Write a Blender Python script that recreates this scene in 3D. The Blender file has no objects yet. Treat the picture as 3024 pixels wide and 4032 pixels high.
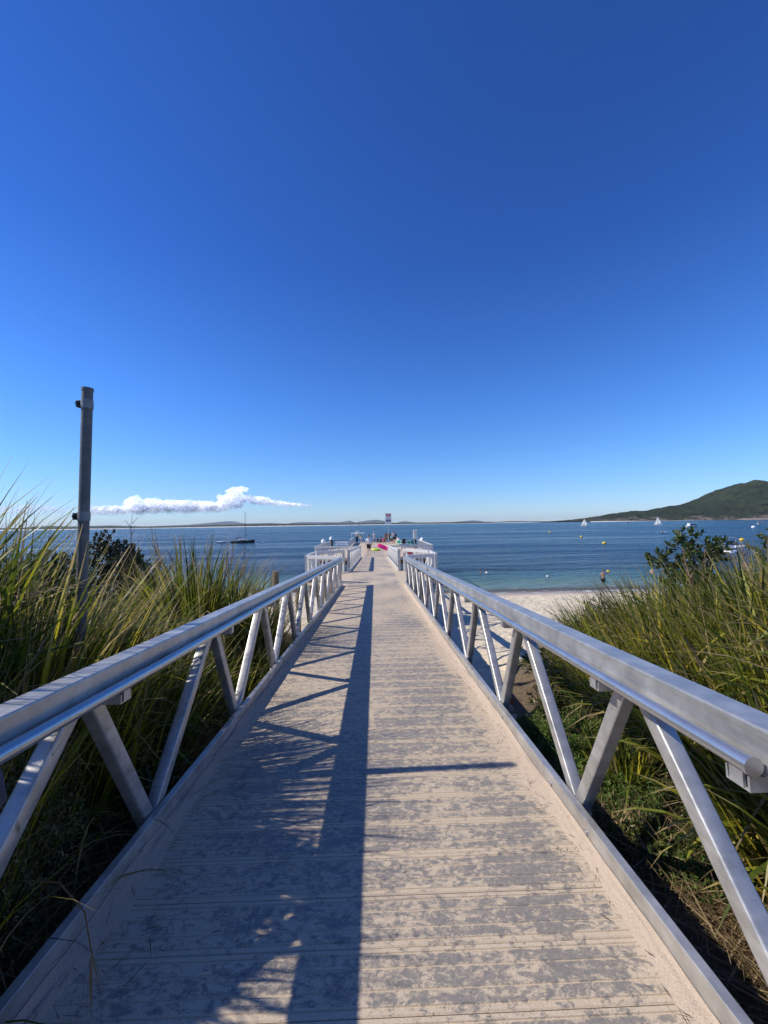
import bpy, bmesh, math, random
import numpy as np
from mathutils import Vector, Matrix
random.seed(7); np.random.seed(7)
S = bpy.context.scene
COL = S.collection
rad = math.radians

# ------------------------------------------------------------------ camera
EYE = Vector((0.0605, 0.0, 5.4))
YAW, PITCH, ROLL = rad(1.4), rad(1.815), rad(0.9)
fw = Vector((math.sin(YAW)*math.cos(PITCH), math.cos(YAW)*math.cos(PITCH), math.sin(PITCH)))
r0 = Vector((math.cos(YAW), -math.sin(YAW), 0)); u0 = r0.cross(fw)
rt = r0*math.cos(ROLL) - u0*math.sin(ROLL); up = u0*math.cos(ROLL) + r0*math.sin(ROLL)
cam = bpy.data.cameras.new("camera"); camo = bpy.data.objects.new("camera", cam); COL.objects.link(camo)
camo.matrix_world = Matrix(((rt.x, up.x, -fw.x, EYE.x), (rt.y, up.y, -fw.y, EYE.y), (rt.z, up.z, -fw.z, EYE.z), (0, 0, 0, 1)))
cam.sensor_fit = 'HORIZONTAL'; cam.sensor_width = 36; cam.lens = 18.04
cam.clip_start = 0.05; cam.clip_end = 90000
S.camera = camo

# ------------------------------------------------------------------ light
SUNV = Vector((-1.085, -0.03, 1.0)).normalized()      # towards the sun
world = bpy.data.worlds.new("World"); S.world = world; world.use_nodes = True
wn = world.node_tree; bg = wn.nodes['Background']
sky = wn.nodes.new('ShaderNodeTexSky'); sky.sky_type = 'NISHITA'; sky.sun_disc = False
sky.sun_elevation = math.asin(SUNV.z); sky.sun_rotation = math.atan2(SUNV.x, SUNV.y)
sky.altitude = 0; sky.air_density = 1.0; sky.dust_density = 0.0; sky.ozone_density = 3.5
tcw = wn.nodes.new('ShaderNodeTexCoord'); sepw = wn.nodes.new('ShaderNodeSeparateXYZ'); wn.links.new(tcw.outputs['Generated'], sepw.inputs[0])
crw = wn.nodes.new('ShaderNodeValToRGB'); ew = crw.color_ramp.elements
while len(ew) < 6: ew.new(.5)
for i_, (p_, c_) in enumerate(((0.0, (.64, .82, 1.18)), (.063, (.58, .82, 1.22)), (.14, (.50, .84, 1.28)), (.29, (.37, .77, 1.38)), (.55, (.22, .56, 1.20)), (.85, (.20, .50, 1.10)))):
    ew[i_].position = p_; ew[i_].color = c_+(1,)
wn.links.new(sepw.outputs[2], crw.inputs[0])
mxw = wn.nodes.new('ShaderNodeMix'); mxw.data_type = 'RGBA'; mxw.blend_type = 'MULTIPLY'; mxw.inputs[0].default_value = 1.0
wn.links.new(sky.outputs[0], mxw.inputs[6]); wn.links.new(crw.outputs[0], mxw.inputs[7]); wn.links.new(mxw.outputs[2], bg.inputs['Color'])
bg.inputs['Strength'].default_value = 0.129
sl = bpy.data.lights.new("sun", 'SUN'); sl.energy = 5.0; sl.angle = rad(0.53); sl.color = (1.0, 0.935, 0.82)
so = bpy.data.objects.new("sun", sl); COL.objects.link(so)
so.rotation_euler = SUNV.to_track_quat('Z', 'Y').to_euler(); so.location = (0, 0, 50)
S.view_settings.view_transform = 'Standard'; S.view_settings.look = 'None'
S.view_settings.gamma = 1.0; S.view_settings.exposure = 0.0
S.render.engine = 'CYCLES'
S.cycles.transparent_max_bounces = 24

# ------------------------------------------------------------------ helpers
def tag(o, label=None, cat=None, group=None, kind=None):
    if label: o['label'] = label
    if cat: o['category'] = cat
    if group: o['group'] = group
    if kind: o['kind'] = kind
    return o
def link(name, me, m=None, parent=None):
    o = bpy.data.objects.new(name, me); COL.objects.link(o)
    if m is not None and me is not None and not me.materials:
        me.materials.append(m)
    if parent is not None: o.parent = parent
    return o
def empty(name, loc, label, cat, group=None, rz=0, rx=0):
    o = bpy.data.objects.new(name, None); COL.objects.link(o); o.empty_display_size = .2
    o.location = loc; o.rotation_euler = (rx, 0, rz)
    return tag(o, label, cat, group)
def copy_tree(o, parent=None):
    c = o.copy(); COL.objects.link(c); c.parent = parent
    for ch in list(o.children): copy_tree(ch, c)
    return c
class MB:
    def __init__(s): s.v = []; s.f = []; s.sm = []
    def add(s, vs, fs, smooth=False):
        b = len(s.v); s.v += [tuple(v) for v in vs]
        s.f += [tuple(i+b for i in f) for f in fs]; s.sm += [smooth]*len(fs); return s
    def box(s, x0, x1, y0, y1, z0, z1, bev=0.0, M=None):
        if bev <= 0:
            vs = [(x, y, z) for z in (z0, z1) for y in (y0, y1) for x in (x0, x1)]
            fs = [(0,2,3,1), (4,5,7,6), (0,1,5,4), (2,6,7,3), (0,4,6,2), (1,3,7,5)]
        else:
            bm = bmesh.new(); bmesh.ops.create_cube(bm, size=1)
            for v in bm.verts: v.co = Vector(((x0+x1)/2+v.co.x*(x1-x0), (y0+y1)/2+v.co.y*(y1-y0), (z0+z1)/2+v.co.z*(z1-z0)))
            bmesh.ops.bevel(bm, geom=bm.edges[:], offset=bev, segments=2, affect='EDGES', profile=.5)
            bm.verts.index_update(); vs = [v.co.copy() for v in bm.verts]; fs = [tuple(v.index for v in f.verts) for f in bm.faces]; bm.free()
        if M is not None: vs = [M @ Vector(v) for v in vs]
        return s.add(vs, fs)
    def tube(s, pts, r, n=10, cap=True, smooth=True):
        pts = [Vector(p) for p in pts]; R = r if hasattr(r, '__len__') else [r]*len(pts)
        vs = []; fs = []
        t0 = (pts[1]-pts[0]).normalized(); a = Vector((0,0,1)) if abs(t0.z) < .9 else Vector((1,0,0))
        for i, p in enumerate(pts):
            t = (pts[min(i+1, len(pts)-1)]-pts[max(i-1, 0)]).normalized()
            x = t.cross(a).normalized(); y = t.cross(x).normalized()
            for k in range(n):
                q = 2*math.pi*k/n; vs.append(p + (x*math.cos(q)+y*math.sin(q))*R[i])
        for i in range(len(pts)-1):
            for k in range(n):
                k2 = (k+1) % n; fs.append((i*n+k, i*n+k2, (i+1)*n+k2, (i+1)*n+k))
        s.add(vs, fs, smooth)
        if cap:
            m = (len(pts)-1)*n
            s.add(vs[:n], [tuple(range(n))[::-1]]); s.add(vs[m:m+n], [tuple(range(n))])
        return s
    def ball(s, c, r, n=10, m=6):
        rx, ry, rz = r if hasattr(r, '__len__') else (r, r, r)
        vs = []; fs = []
        for j in range(1, m):
            th = math.pi*j/m
            for k in range(n):
                q = 2*math.pi*k/n
                vs.append((c[0]+rx*math.sin(th)*math.cos(q), c[1]+ry*math.sin(th)*math.sin(q), c[2]+rz*math.cos(th)))
        a = len(vs); vs.append((c[0], c[1], c[2]+rz)); vs.append((c[0], c[1], c[2]-rz))
        for j in range(m-2):
            for k in range(n):
                k2 = (k+1) % n; fs.append((j*n+k, (j+1)*n+k, (j+1)*n+k2, j*n+k2))
        for k in range(n):
            k2 = (k+1) % n; fs.append((a, k, k2)); fs.append((a+1, (m-2)*n+k2, (m-2)*n+k))
        return s.add(vs, fs, True)
    def mesh(s, name):
        me = bpy.data.meshes.new(name); me.from_pydata(s.v, [], s.f); me.polygons.foreach_set('use_smooth', s.sm); me.update(); return me
    def build(s, name, m, parent=None): return link(name, s.mesh(name), m, parent)

def np_mesh(name, V, F, attrs=None, smooth=False):
    """V (n,3) float, F (m,k) int"""
    me = bpy.data.meshes.new(name); n, k = len(F), F.shape[1]
    me.vertices.add(len(V)); me.vertices.foreach_set('co', np.ascontiguousarray(V, np.float32).ravel())
    me.loops.add(n*k); me.loops.foreach_set('vertex_index', np.ascontiguousarray(F, np.int32).ravel())
    me.polygons.add(n); me.polygons.foreach_set('loop_start', np.arange(0, n*k, k, dtype=np.int32))
    me.polygons.foreach_set('loop_total', np.full(n, k, np.int32))
    me.polygons.foreach_set('use_smooth', np.full(n, smooth, bool))
    me.update(calc_edges=True); me.validate()
    for an, A in (attrs or {}).items():
        a = me.attributes.new(an, 'FLOAT', 'POINT'); a.data.foreach_set('value', np.ascontiguousarray(A, np.float32))
    return me
def vnoise(x, y, seed=0):
    """cheap smooth value noise"""
    def h(i, j):
        v = np.sin(i*127.1 + j*311.7 + seed*74.7)*43758.5453; return v-np.floor(v)
    i, j = np.floor(x), np.floor(y); fx, fy = x-i, y-j; fx = fx*fx*(3-2*fx); fy = fy*fy*(3-2*fy)
    return (h(i, j)*(1-fx)+h(i+1, j)*fx)*(1-fy) + (h(i, j+1)*(1-fx)+h(i+1, j+1)*fx)*fy
def fbm(x, y, o=4, seed=0):
    s = 0; a = .5
    for k in range(o): s = s + a*vnoise(x*2**k, y*2**k, seed+k); a *= .5
    return s
def sstep(a, b, x):
    t = np.clip((x-a)/(b-a), 0, 1); return t*t*(3-2*t)

# ------------------------------------------------------------------ materials
class NT:
    def __init__(s, name):
        s.m = bpy.data.materials.new(name); s.m.use_nodes = True; s.t = s.m.node_tree
        s.b = s.t.nodes['Principled BSDF']; s.out = s.t.nodes['Material Output']
    def n(s, typ, **kw):
        nd = s.t.nodes.new('ShaderNode'+typ)
        for k, v in kw.items():
            if k in nd.inputs: s.set(nd.inputs[k], v)
            else: setattr(nd, k, v)
        return nd
    def set(s, sock, v):
        if hasattr(v, 'is_output') or isinstance(v, bpy.types.NodeSocket): s.t.links.new(v, sock)
        else: sock.default_value = v
    def noise(s, scale, detail=3, rough=.55, vec=None, dist=0):
        nd = s.n('TexNoise'); nd.inputs['Scale'].default_value = scale; nd.inputs['Detail'].default_value = detail
        nd.inputs['Roughness'].default_value = rough; nd.inputs['Distortion'].default_value = dist
        if vec is not None: s.t.links.new(vec, nd.inputs['Vector'])
        return nd.outputs['Fac']
    def pos(s): return s.n('NewGeometry').outputs['Position']
    def mapv(s, vec, scale=(1,1,1), loc=(0,0,0)):
        nd = s.n('Mapping'); nd.inputs['Scale'].default_value = scale; nd.inputs['Location'].default_value = loc
        s.t.links.new(vec, nd.inputs['Vector']); return nd.outputs[0]
    def ramp(s, fac, stops):
        nd = s.n('ValToRGB'); e = nd.color_ramp.elements
        while len(e) < len(stops): e.new(.5)
        for i, (p, c) in enumerate(stops):
            e[i].position = p; e[i].color = (c, c, c, 1) if not hasattr(c, '__len__') else tuple(c)+(1,)
        s.set(nd.inputs[0], fac); return nd.outputs[0]
    def mix(s, fac, a, b):
        nd = s.n('Mix', data_type='RGBA'); s.set(nd.inputs[0], fac)
        for sk, v in ((nd.inputs[6], a), (nd.inputs[7], b)):
            s.set(sk, v if isinstance(v, bpy.types.NodeSocket) else tuple(v)+(1,))
        return nd.outputs[2]
    def math(s, op, a, b=0.0, c=None, clamp=False):
        nd = s.n('Math', operation=op); nd.use_clamp = clamp; s.set(nd.inputs[0], a); s.set(nd.inputs[1], b)
        if c is not None: s.set(nd.inputs[2], c)
        return nd.outputs[0]
    def bump(s, h, strength=.3, dist=.01, nrm=None):
        nd = s.n('Bump'); nd.inputs['Strength'].default_value = strength; nd.inputs['Distance'].default_value = dist
        s.t.links.new(h, nd.inputs['Height'])
        if nrm is not None: s.t.links.new(nrm, nd.inputs['Normal'])
        return nd.outputs[0]
    def fin(s, color=None, rough=None, metal=None, normal=None, spec=None):
        for k, v in (('Base Color', color), ('Roughness', rough), ('Metallic', metal), ('Normal', normal), ('Specular IOR Level', spec)):
            if v is None: continue
            if k == 'Base Color' and not isinstance(v, bpy.types.NodeSocket): v = tuple(v)+(1,)
            s.set(s.b.inputs[k], v)
        return s.m
def simple(name, c, rough=.6, metal=0.0, var=.12, scale=20, bump=0.0):
    t = NT(name); n = t.noise(scale, 4)
    col = t.mix(n, tuple(x*(1-var) for x in c), tuple(min(1, x*(1+var)) for x in c))
    return t.fin(col, rough, metal, t.bump(n, bump, .005) if bump else None)

def make_galv(name, c0, c1, r0_, r1_, metal):
    t = NT(name); P = t.pos()
    n1 = t.noise(9, 4, .6, P); n2 = t.noise(60, 2, .5, P); n3 = t.noise(420, 2, .6, P)
    n4 = t.noise(3, 5, .7, t.mapv(P, (1, .4, 6)))
    f = t.math('ADD', t.math('MULTIPLY', n1, .55), t.math('MULTIPLY', n4, .45))
    col = t.mix(t.ramp(f, [(.36, 0.), (.64, 1.)]), c0, c1)
    dust = t.ramp(n2, [(.62, 0.), (.78, .5)])
    col = t.mix(dust, col, (.5, .45, .38))
    ro = t.math('ADD', t.ramp(f, [(.3, r0_), (.7, r1_)]), t.math('MULTIPLY', dust, .3))
    return t.fin(col, ro, metal, t.bump(n3, .05, .001))
M_galv = make_galv('galvanised_metal', (.36, .355, .34), (.64, .625, .595), .30, .50, .62)
M_galv_tube = make_galv('galvanised_tube', (.50, .50, .50), (.60, .60, .60), .24, .34, .85)
M_galv_far = make_galv('pale_lit_galvanised', (.58, .57, .54), (.70, .69, .65), .45, .6, .3)  # paler than the near metal, sunlit brightness put into its colour
M_pole = make_galv('dull_pole_metal', (.10, .10, .095), (.17, .165, .155), .5, .62, .25)

M_clamp = make_galv('clamp_metal', (.20, .20, .195), (.30, .30, .29), .5, .6, .4)
def make_plank():
    t = NT('sandy_plank'); P = t.pos()
    sep = t.n('SeparateXYZ'); t.t.links.new(P, sep.inputs[0]); X, Y = sep.outputs[0], sep.outputs[1]
    a = t.noise(17, 9, .78, t.mapv(P, (.8, 1.0, 1)), .7)
    b = t.noise(48, 4, .65, t.mapv(P, (.6, 1.1, 1), (3, 7, 0)), .5)
    big = t.noise(1.3, 3, .5, t.mapv(P, (1, .6, 1), (9, 1, 0)))
    fine = t.noise(260, 2, .6, P)
    f = t.math('ADD', t.math('MULTIPLY', a, .58), t.math('MULTIPLY', b, .42))
    f = t.math('ADD', f, t.math('MULTIPLY', t.math('SUBTRACT', big, .5), .30))
    ax = t.math('ABSOLUTE', X)
    edge = t.ramp(t.math('MULTIPLY', ax, .9), [(.74, 0.), (.93, .12)])
    f = t.math('ADD', f, edge)
    # the far end of the ramp and the landing hold more sand
    far = t.ramp(t.math('MULTIPLY', Y, .05), [(.10, -.035), (.62, .05)])
    f = t.math('ADD', f, far)
    # less sand cover towards the left side, so greyer there
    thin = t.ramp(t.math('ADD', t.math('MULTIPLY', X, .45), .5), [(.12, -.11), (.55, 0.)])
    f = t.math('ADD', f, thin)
    # sand caught in the profile of each board
    at = t.n('Attribute', attribute_name='groove'); g = at.outputs['Fac']
    f = t.math('ADD', f, t.math('MULTIPLY', g, .085))
    f = t.math('ADD', f, t.math('MULTIPLY', t.math('SUBTRACT', fine, .5), .10))
    m = t.ramp(f, [(.488, 0.), (.562, 1.)])
    m2 = t.math('MULTIPLY', m, t.ramp(fine, [(.25, .72), (.6, 1.)]))
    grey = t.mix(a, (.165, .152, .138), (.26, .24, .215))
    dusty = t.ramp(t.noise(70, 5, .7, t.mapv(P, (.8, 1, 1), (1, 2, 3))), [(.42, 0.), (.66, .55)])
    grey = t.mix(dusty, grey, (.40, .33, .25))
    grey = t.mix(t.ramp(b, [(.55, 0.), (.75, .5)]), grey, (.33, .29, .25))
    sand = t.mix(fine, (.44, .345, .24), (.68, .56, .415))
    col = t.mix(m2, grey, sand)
    col = t.mix(t.ramp(t.noise(95, 1, .5, t.mapv(P, (1, 1, 1), (2, 2, 2))), [(.80, 0.), (.83, .8)]), col, (.06, .04, .03))
    h = t.math('ADD', t.math('MULTIPLY', m, .6), t.math('MULTIPLY', fine, .35))
    return t.fin(col, t.ramp(m, [(0, .48), (1, .92)]), 0.0, t.bump(h, .5, .004), .4)
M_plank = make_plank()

def make_sand():
    t = NT('beach_sand'); P = t.pos()
    sep = t.n('SeparateXYZ'); t.t.links.new(P, sep.inputs[0]); X, Y, Z = sep.outputs
    veg = t.n('Attribute', attribute_name='veg').outputs['Fac']
    n1 = t.noise(2.2, 5, .6, P); n2 = t.noise(14, 5, .65, P); n3 = t.noise(150, 2, .6, P)
    dry = t.mix(n1, (.64, .545, .39), (.82, .72, .54)); dry = t.mix(t.math('MULTIPLY', n3, .5), dry, (.48, .37, .27))
    wet = (.36, .265, .19)
    zz = t.math('ADD', Z, t.math('MULTIPLY', t.math('SUBTRACT', n1, .5), .22))
    col = t.mix(t.ramp(zz, [(.05, 1.), (.34, 0.)]), dry, wet)
    deb = t.ramp(t.noise(26, 3, .6, t.mapv(P, (1, 1, 1), (5, 5, 5))), [(.70, 0.), (.76, .65)])
    col = t.mix(deb, col, (.20, .14, .09))
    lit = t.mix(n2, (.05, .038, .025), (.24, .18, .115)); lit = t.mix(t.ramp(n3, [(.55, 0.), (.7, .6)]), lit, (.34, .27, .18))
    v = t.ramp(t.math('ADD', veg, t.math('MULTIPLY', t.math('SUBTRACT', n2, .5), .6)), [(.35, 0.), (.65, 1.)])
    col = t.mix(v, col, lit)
    vor = t.n('TexVoronoi'); vor.inputs['Scale'].default_value = 3.1; t.t.links.new(P, vor.inputs['Vector'])
    foot = t.ramp(vor.outputs['Distance'], [(.05, 0.), (.42, 1.)])
    h = t.math('ADD', t.math('MULTIPLY', foot, .8), t.math('MULTIPLY', n2, .7))
    dryz = t.ramp(Z, [(.05, 0.), (.6, 1.)])
    h = t.math('MULTIPLY', h, dryz)
    nr = t.bump(h, .9, .07); nr = t.bump(n3, .35, .01, nr)
    return t.fin(col, t.ramp(zz, [(.02, .25), (.3, .95)]), 0.0, nr, .3)
M_sand = make_sand()
def make_drift():
    t = NT('drifted_sand'); P = t.pos(); n1 = t.noise(18, 5, .65, P); n3 = t.noise(220, 2, .6, P)
    col = t.mix(n3, (.42, .325, .245), (.66, .54, .425)); col = t.mix(t.ramp(n1, [(.6, 0.), (.72, .55)]), col, (.24, .175, .125))
    return t.fin(col, .95, 0.0, t.bump(t.math('ADD', n1, t.math('MULTIPLY', n3, .5)), .8, .02), .2)
M_drift = make_drift()

def make_water():
    t = NT('sea_water'); P = t.pos()
    sep = t.n('SeparateXYZ'); t.t.links.new(P, sep.inputs[0]); X, Y = sep.outputs[0], sep.outputs[1]
    negx = t.math('MAXIMUM', t.math('MULTIPLY', X, -1.), 0.)
    nb = t.noise(.22, 4, .55, P)
    d = t.math('SUBTRACT', t.math('SUBTRACT', Y, 29.2), t.math('MULTIPLY', negx, .23))
    d = t.math('ADD', d, t.math('MULTIPLY', t.math('SUBTRACT', nb, .5), 2.2))
    seag = t.noise(.07, 4, .6, t.mapv(P, (.5, 1.3, 1)))
    d2 = t.math('ADD', d, t.math('MULTIPLY', t.math('SUBTRACT', seag, .5), 14.0))
    dn = t.math('MULTIPLY', d2, 1/60.0, clamp=True)
    deep = t.ramp(dn, [(0., (.19, .235, .205)), (.10, (.10, .185, .165)), (.16, (.045, .12, .14)), (.24, (.004, .020, .062)), (.60, (.006, .032, .088)), (1., (.009, .050, .105))])
    edge = t.ramp(t.math('MULTIPLY', d, .25), [(0., (.33, .26, .19)), (.5, (.20, .23, .19)), (1., (.10, .18, .17))])
    col = t.mix(t.ramp(t.math('MULTIPLY', d, .2), [(.35, 0.), (.9, 1.)]), edge, deep)
    ys = t.math('MULTIPLY', Y, 1/900.0, clamp=True)
    col = t.mix(ys, col, (.018, .075, .105))
    streak = t.noise(.02, 4, .6, t.mapv(P, (.35, 3.2, 1)))
    col = t.mix(t.ramp(streak, [(.45, 0.), (.60, .5)]), col, (.030, .085, .15))
    fo = t.noise(2.5, 4, .7, t.mapv(P, (.5, 1.5, 1)), .5)
    band = t.math('MULTIPLY', t.ramp(t.math('MULTIPLY', d, .3), [(0., 1.), (.14, .25), (.9, .0)]), 1.0)
    foam = t.ramp(t.math('ADD', fo, t.math('MULTIPLY', band, .24)), [(.64, 0.), (.72, .85)])
    foam = t.math('MULTIPLY', foam, t.ramp(t.math('MULTIPLY', d, .1), [(.3, 1.), (.8, 0.)]))
    col = t.mix(foam, col, (.75, .78, .76))
    w1 = t.noise(.55, 5, .62, t.mapv(P, (.45, 1.0, 1)), .3)
    w2 = t.noise(2.6, 4, .6, t.mapv(P, (.55, 1.0, 1), (4, 4, 0)), .4)
    w3 = t.noise(.11, 4, .6, t.mapv(P, (.3, 1.0, 1), (8, 1, 0)), .4)
    h = t.math('ADD', t.math('ADD', t.math('MULTIPLY', w1, 1.6), t.math('MULTIPLY', w2, .45)), t.math('MULTIPLY', w3, 5.0))
    calm = t.ramp(t.math('MULTIPLY', d, .06), [(0., .12), (.9, 1.)])
    h = t.math('MULTIPLY', h, calm)
    nr = t.bump(h, 1.0, .9)
    t.fin(col, t.ramp(streak, [(.40, .30), (.62, .14)]), 0.0, nr, .20); t.b.inputs['IOR'].default_value = 1.33
    al = t.ramp(t.math('MULTIPLY', d, .35), [(0., 0.), (.9, 1.)])
    al = t.math('MAXIMUM', al, foam)
    t.set(t.b.inputs['Alpha'], al)
    return t.m
M_water = make_water()

def make_blade(name, cols, transl=.35, gloss=.42):
    """cols: stops for the per-blade random value"""
    t = NT(name)
    rnd = t.n('Attribute', attribute_name='rnd').outputs['Fac']; tt = t.n('Attribute', attribute_name='along').outputs['Fac']
    dry = t.n('Attribute', attribute_name='dry').outputs['Fac']
    base = t.ramp(rnd, cols)
    n = t.noise(35, 3, .6, t.pos())
    base = t.mix(t.ramp(n, [(.5, 0.), (.8, .5)]), base, (.21, .215, .02))
    straw = t.mix(n, (.30, .205, .09), (.56, .43, .24))
    f = t.math('ADD', dry, t.ramp(t.math('ADD', tt, t.math('MULTIPLY', t.math('SUBTRACT', rnd, .5), .3)), [(.86, 0.), (1.0, .8)]), clamp=True)
    col = t.mix(f, base, straw)
    t.fin(col, gloss, 0.0, None, .28)
    tr = t.n('BsdfTranslucent'); t.t.links.new(col, tr.inputs['Color'])
    mx = t.n('MixShader'); mx.inputs[0].default_value = transl
    t.t.links.new(t.b.outputs[0], mx.inputs[1]); t.t.links.new(tr.outputs[0], mx.inputs[2]); t.t.links.new(mx.outputs[0], t.out.inputs['Surface'])
    return t.m
M_bladeL = make_blade('strap_leaf_left', [(0., (.018, .036, .007)), (.35, (.060, .090, .012)), (.66, (.165, .20, .020)), (.86, (.34, .34, .025)), (1., (.66, .54, .04))], .44)
M_bladeR = make_blade('strap_leaf_right', [(0., (.022, .042, .009)), (.26, (.075, .108, .018)), (.52, (.20, .235, .032)), (.80, (.40, .39, .045)), (1., (.76, .58, .06))], .44)
M_herb = make_blade('herb_leaf', [(0., (.05, .10, .018)), (.6, (.09, .16, .03)), (1., (.17, .22, .06))], .3, .6)
M_herbgrey = make_blade('grey_herb_leaf', [(0., (.07, .085, .035)), (.6, (.14, .15, .07)), (1., (.28, .27, .14))], .25, .6)
M_oval = make_blade('oval_leaf', [(0., (.022, .040, .012)), (.6, (.045, .075, .018)), (1., (.11, .13, .03))], .2, .35)
M_dark = make_blade('coastal_shrub_leaf', [(0., (.018, .024, .012)), (.6, (.034, .042, .020)), (1., (.085, .085, .05))], .1, .5)
M_litter = make_blade('dry_litter', [(0., (.07, .042, .024)), (.55, (.17, .11, .06)), (1., (.42, .31, .18))], .15, .7)
M_seed = make_blade('seed_head', [(0., (.24, .13, .06)), (.5, (.38, .24, .13)), (1., (.52, .38, .24))], .2, .8)
M_twig = simple('dead_twig', (.16, .13, .10), .8, 0, .3, 60)
M_bark = simple('shrub_bark', (.10, .075, .055), .85, 0, .3, 60)
M_wood = simple('weathered_post', (.20, .15, .10), .85, 0, .4, 14, .5)
M_brick = simple('orange_brick', (.46, .16, .09), .85, 0, .2, 40, .3)
M_white = simple('white_paint', (.78, .78, .77), .35, 0, .04, 5)
M_cream = simple('cream_gelcoat', (.70, .68, .62), .35, 0, .05, 5)
M_black = simple('black_plastic', (.015, .015, .018), .45, 0, .2, 9)
M_yel = simple('yellow_buoy', (.80, .52, .03), .45, 0, .1, 9)
M_brown_hull = simple('brown_hull', (.070, .035, .020), .4, 0, .2, 3)
M_glass = simple('boat_window', (.02, .03, .04), .1, 0, .1, 3)
M_sail = simple('sail_cloth', (.82, .82, .80), .7, 0, .04, 3)
M_pile = simple('black_pile', (.018, .018, .02), .5, 0, .2, 4)
M_fascia = simple('brown_fascia', (.13, .095, .075), .8, 0, .25, 6)
M_conc = simple('pier_concrete', (.42, .37, .32), .9, 0, .15, 3, .3)
SK = simple('skin_fair', (.60, .36, .26), .55, 0, .08, 30)
SK2 = simple('skin_tanned', (.40, .22, .14), .55, 0, .08, 30)
HAIRD = simple('dark_hair', (.030, .018, .012), .6, 0, .3, 60)
HAIRB = simple('brown_hair', (.12, .065, .035), .6, 0, .3, 60)
def cloth(name, c): return simple(name, c, .9, 0, .12, 25)

# ------------------------------------------------------------------ terrain, sea, far shore
SLOPE = math.tan(rad(2.63)); Z0 = 5.4 - 1.48/math.cos(rad(2.63))   # deck height under the camera
LAND_Z = Z0 - 13.3*SLOPE
def ground_h(x, y):
    yy = y - .23*np.maximum(0, -x-1)*sstep(6, 22, y)
    b = np.interp(yy, [-60, -20, 0, 2, 5, 8, 15, 22, 29.3, 35, 60, 110, 400], [5.5, 4.2, 3.68, 3.50, 3.0, 2.48, 1.55, .80, 0, -.45, -1.8, -5, -9])
    br = sstep(1.7, 3.4, x)*(1-sstep(5.5, 10.5, y))*.62 + sstep(3.5, 6.5, x)*(1-sstep(5, 9, y))*.35
    bl = sstep(1.35, 2.6, -x)*(1-sstep(8, 13.5, y))*.62 + sstep(2.5, 5.5, -x)*(1-sstep(7, 13, y))*.25
    n = (fbm(x*.9, y*.9, 4, 3)-.47)*.22*sstep(29.5, 25, y)
    foot = (fbm(x*3.3, y*3.3, 3, 9)-.44)*.16*sstep(28.5, 26, y)*sstep(4, 6, y)
    ridge = .12*np.exp(-((y-25.6+.02*(x-14))/.5)**2)*(fbm(x*1.5, y*3, 3, 5))
    return b+br+bl+n+foot+ridge
def lines(*segs):
    out = []
    for a, b, s in segs: out += list(np.arange(a, b, s))
    out.append(segs[-1][1]); return np.array(out)
gx = lines((-2500, -300, 220), (-300, -60, 24), (-60, -14, 2.2), (-14, 22, .13), (22, 60, 2), (60, 300, 24), (300, 2500, 220))
gy = lines((-2380, -300, 208), (-300, -60, 24), (-60, -4, 2.0), (-4, 30, .13), (30, 60, 1.2), (60, 400, 20))
GX, GY = np.meshgrid(gx, gy); GZ = ground_h(GX, GY)
nx, ny = len(gx), len(gy); idx = np.arange(nx*ny).reshape(ny, nx)
F = np.stack([idx[:-1, :-1], idx[:-1, 1:], idx[1:, 1:], idx[1:, :-1]], -1).reshape(-1, 4)
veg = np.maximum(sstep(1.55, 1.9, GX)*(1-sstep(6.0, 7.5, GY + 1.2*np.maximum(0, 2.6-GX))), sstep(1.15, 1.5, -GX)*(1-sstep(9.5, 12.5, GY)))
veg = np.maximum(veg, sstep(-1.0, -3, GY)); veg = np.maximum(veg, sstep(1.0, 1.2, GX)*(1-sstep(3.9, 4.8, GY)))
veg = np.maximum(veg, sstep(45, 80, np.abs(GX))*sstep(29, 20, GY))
V = np.stack([GX, GY, GZ], -1).reshape(-1, 3)
me = np_mesh('ground', V, F, {'veg': veg.ravel()}, True)
tag(link('beach', me, M_sand), 'pale trampled beach sand and grassy dune under the ramp', kind='structure')
w = MB(); w.add([(-23000, 22, 0), (23000, 22, 0), (23000, 23500, 0), (-23000, 23500, 0)], [(0, 1, 2, 3)])
tag(w.build('sea_water', M_water), 'blue bay water, green over the shallows', kind='structure')
sb = MB(); sb.add([(-23000, 390, -9), (23000, 390, -9), (23000, 23500, -12), (-23000, 23500, -12)], [(0, 1, 2, 3)])
sb.add([(-23000, -290, -9.5), (-2490, -290, -9.5), (-2490, 391, -9.2), (-23000, 391, -9.2)], [(0, 1, 2, 3)])
sb.add([(2490, -290, -9.5), (23000, -290, -9.5), (23000, 391, -9.2), (2490, 391, -9.2)], [(0, 1, 2, 3)])
tag(sb.build('seabed', M_sand), 'sandy floor of the bay under the water', kind='structure')

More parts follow.
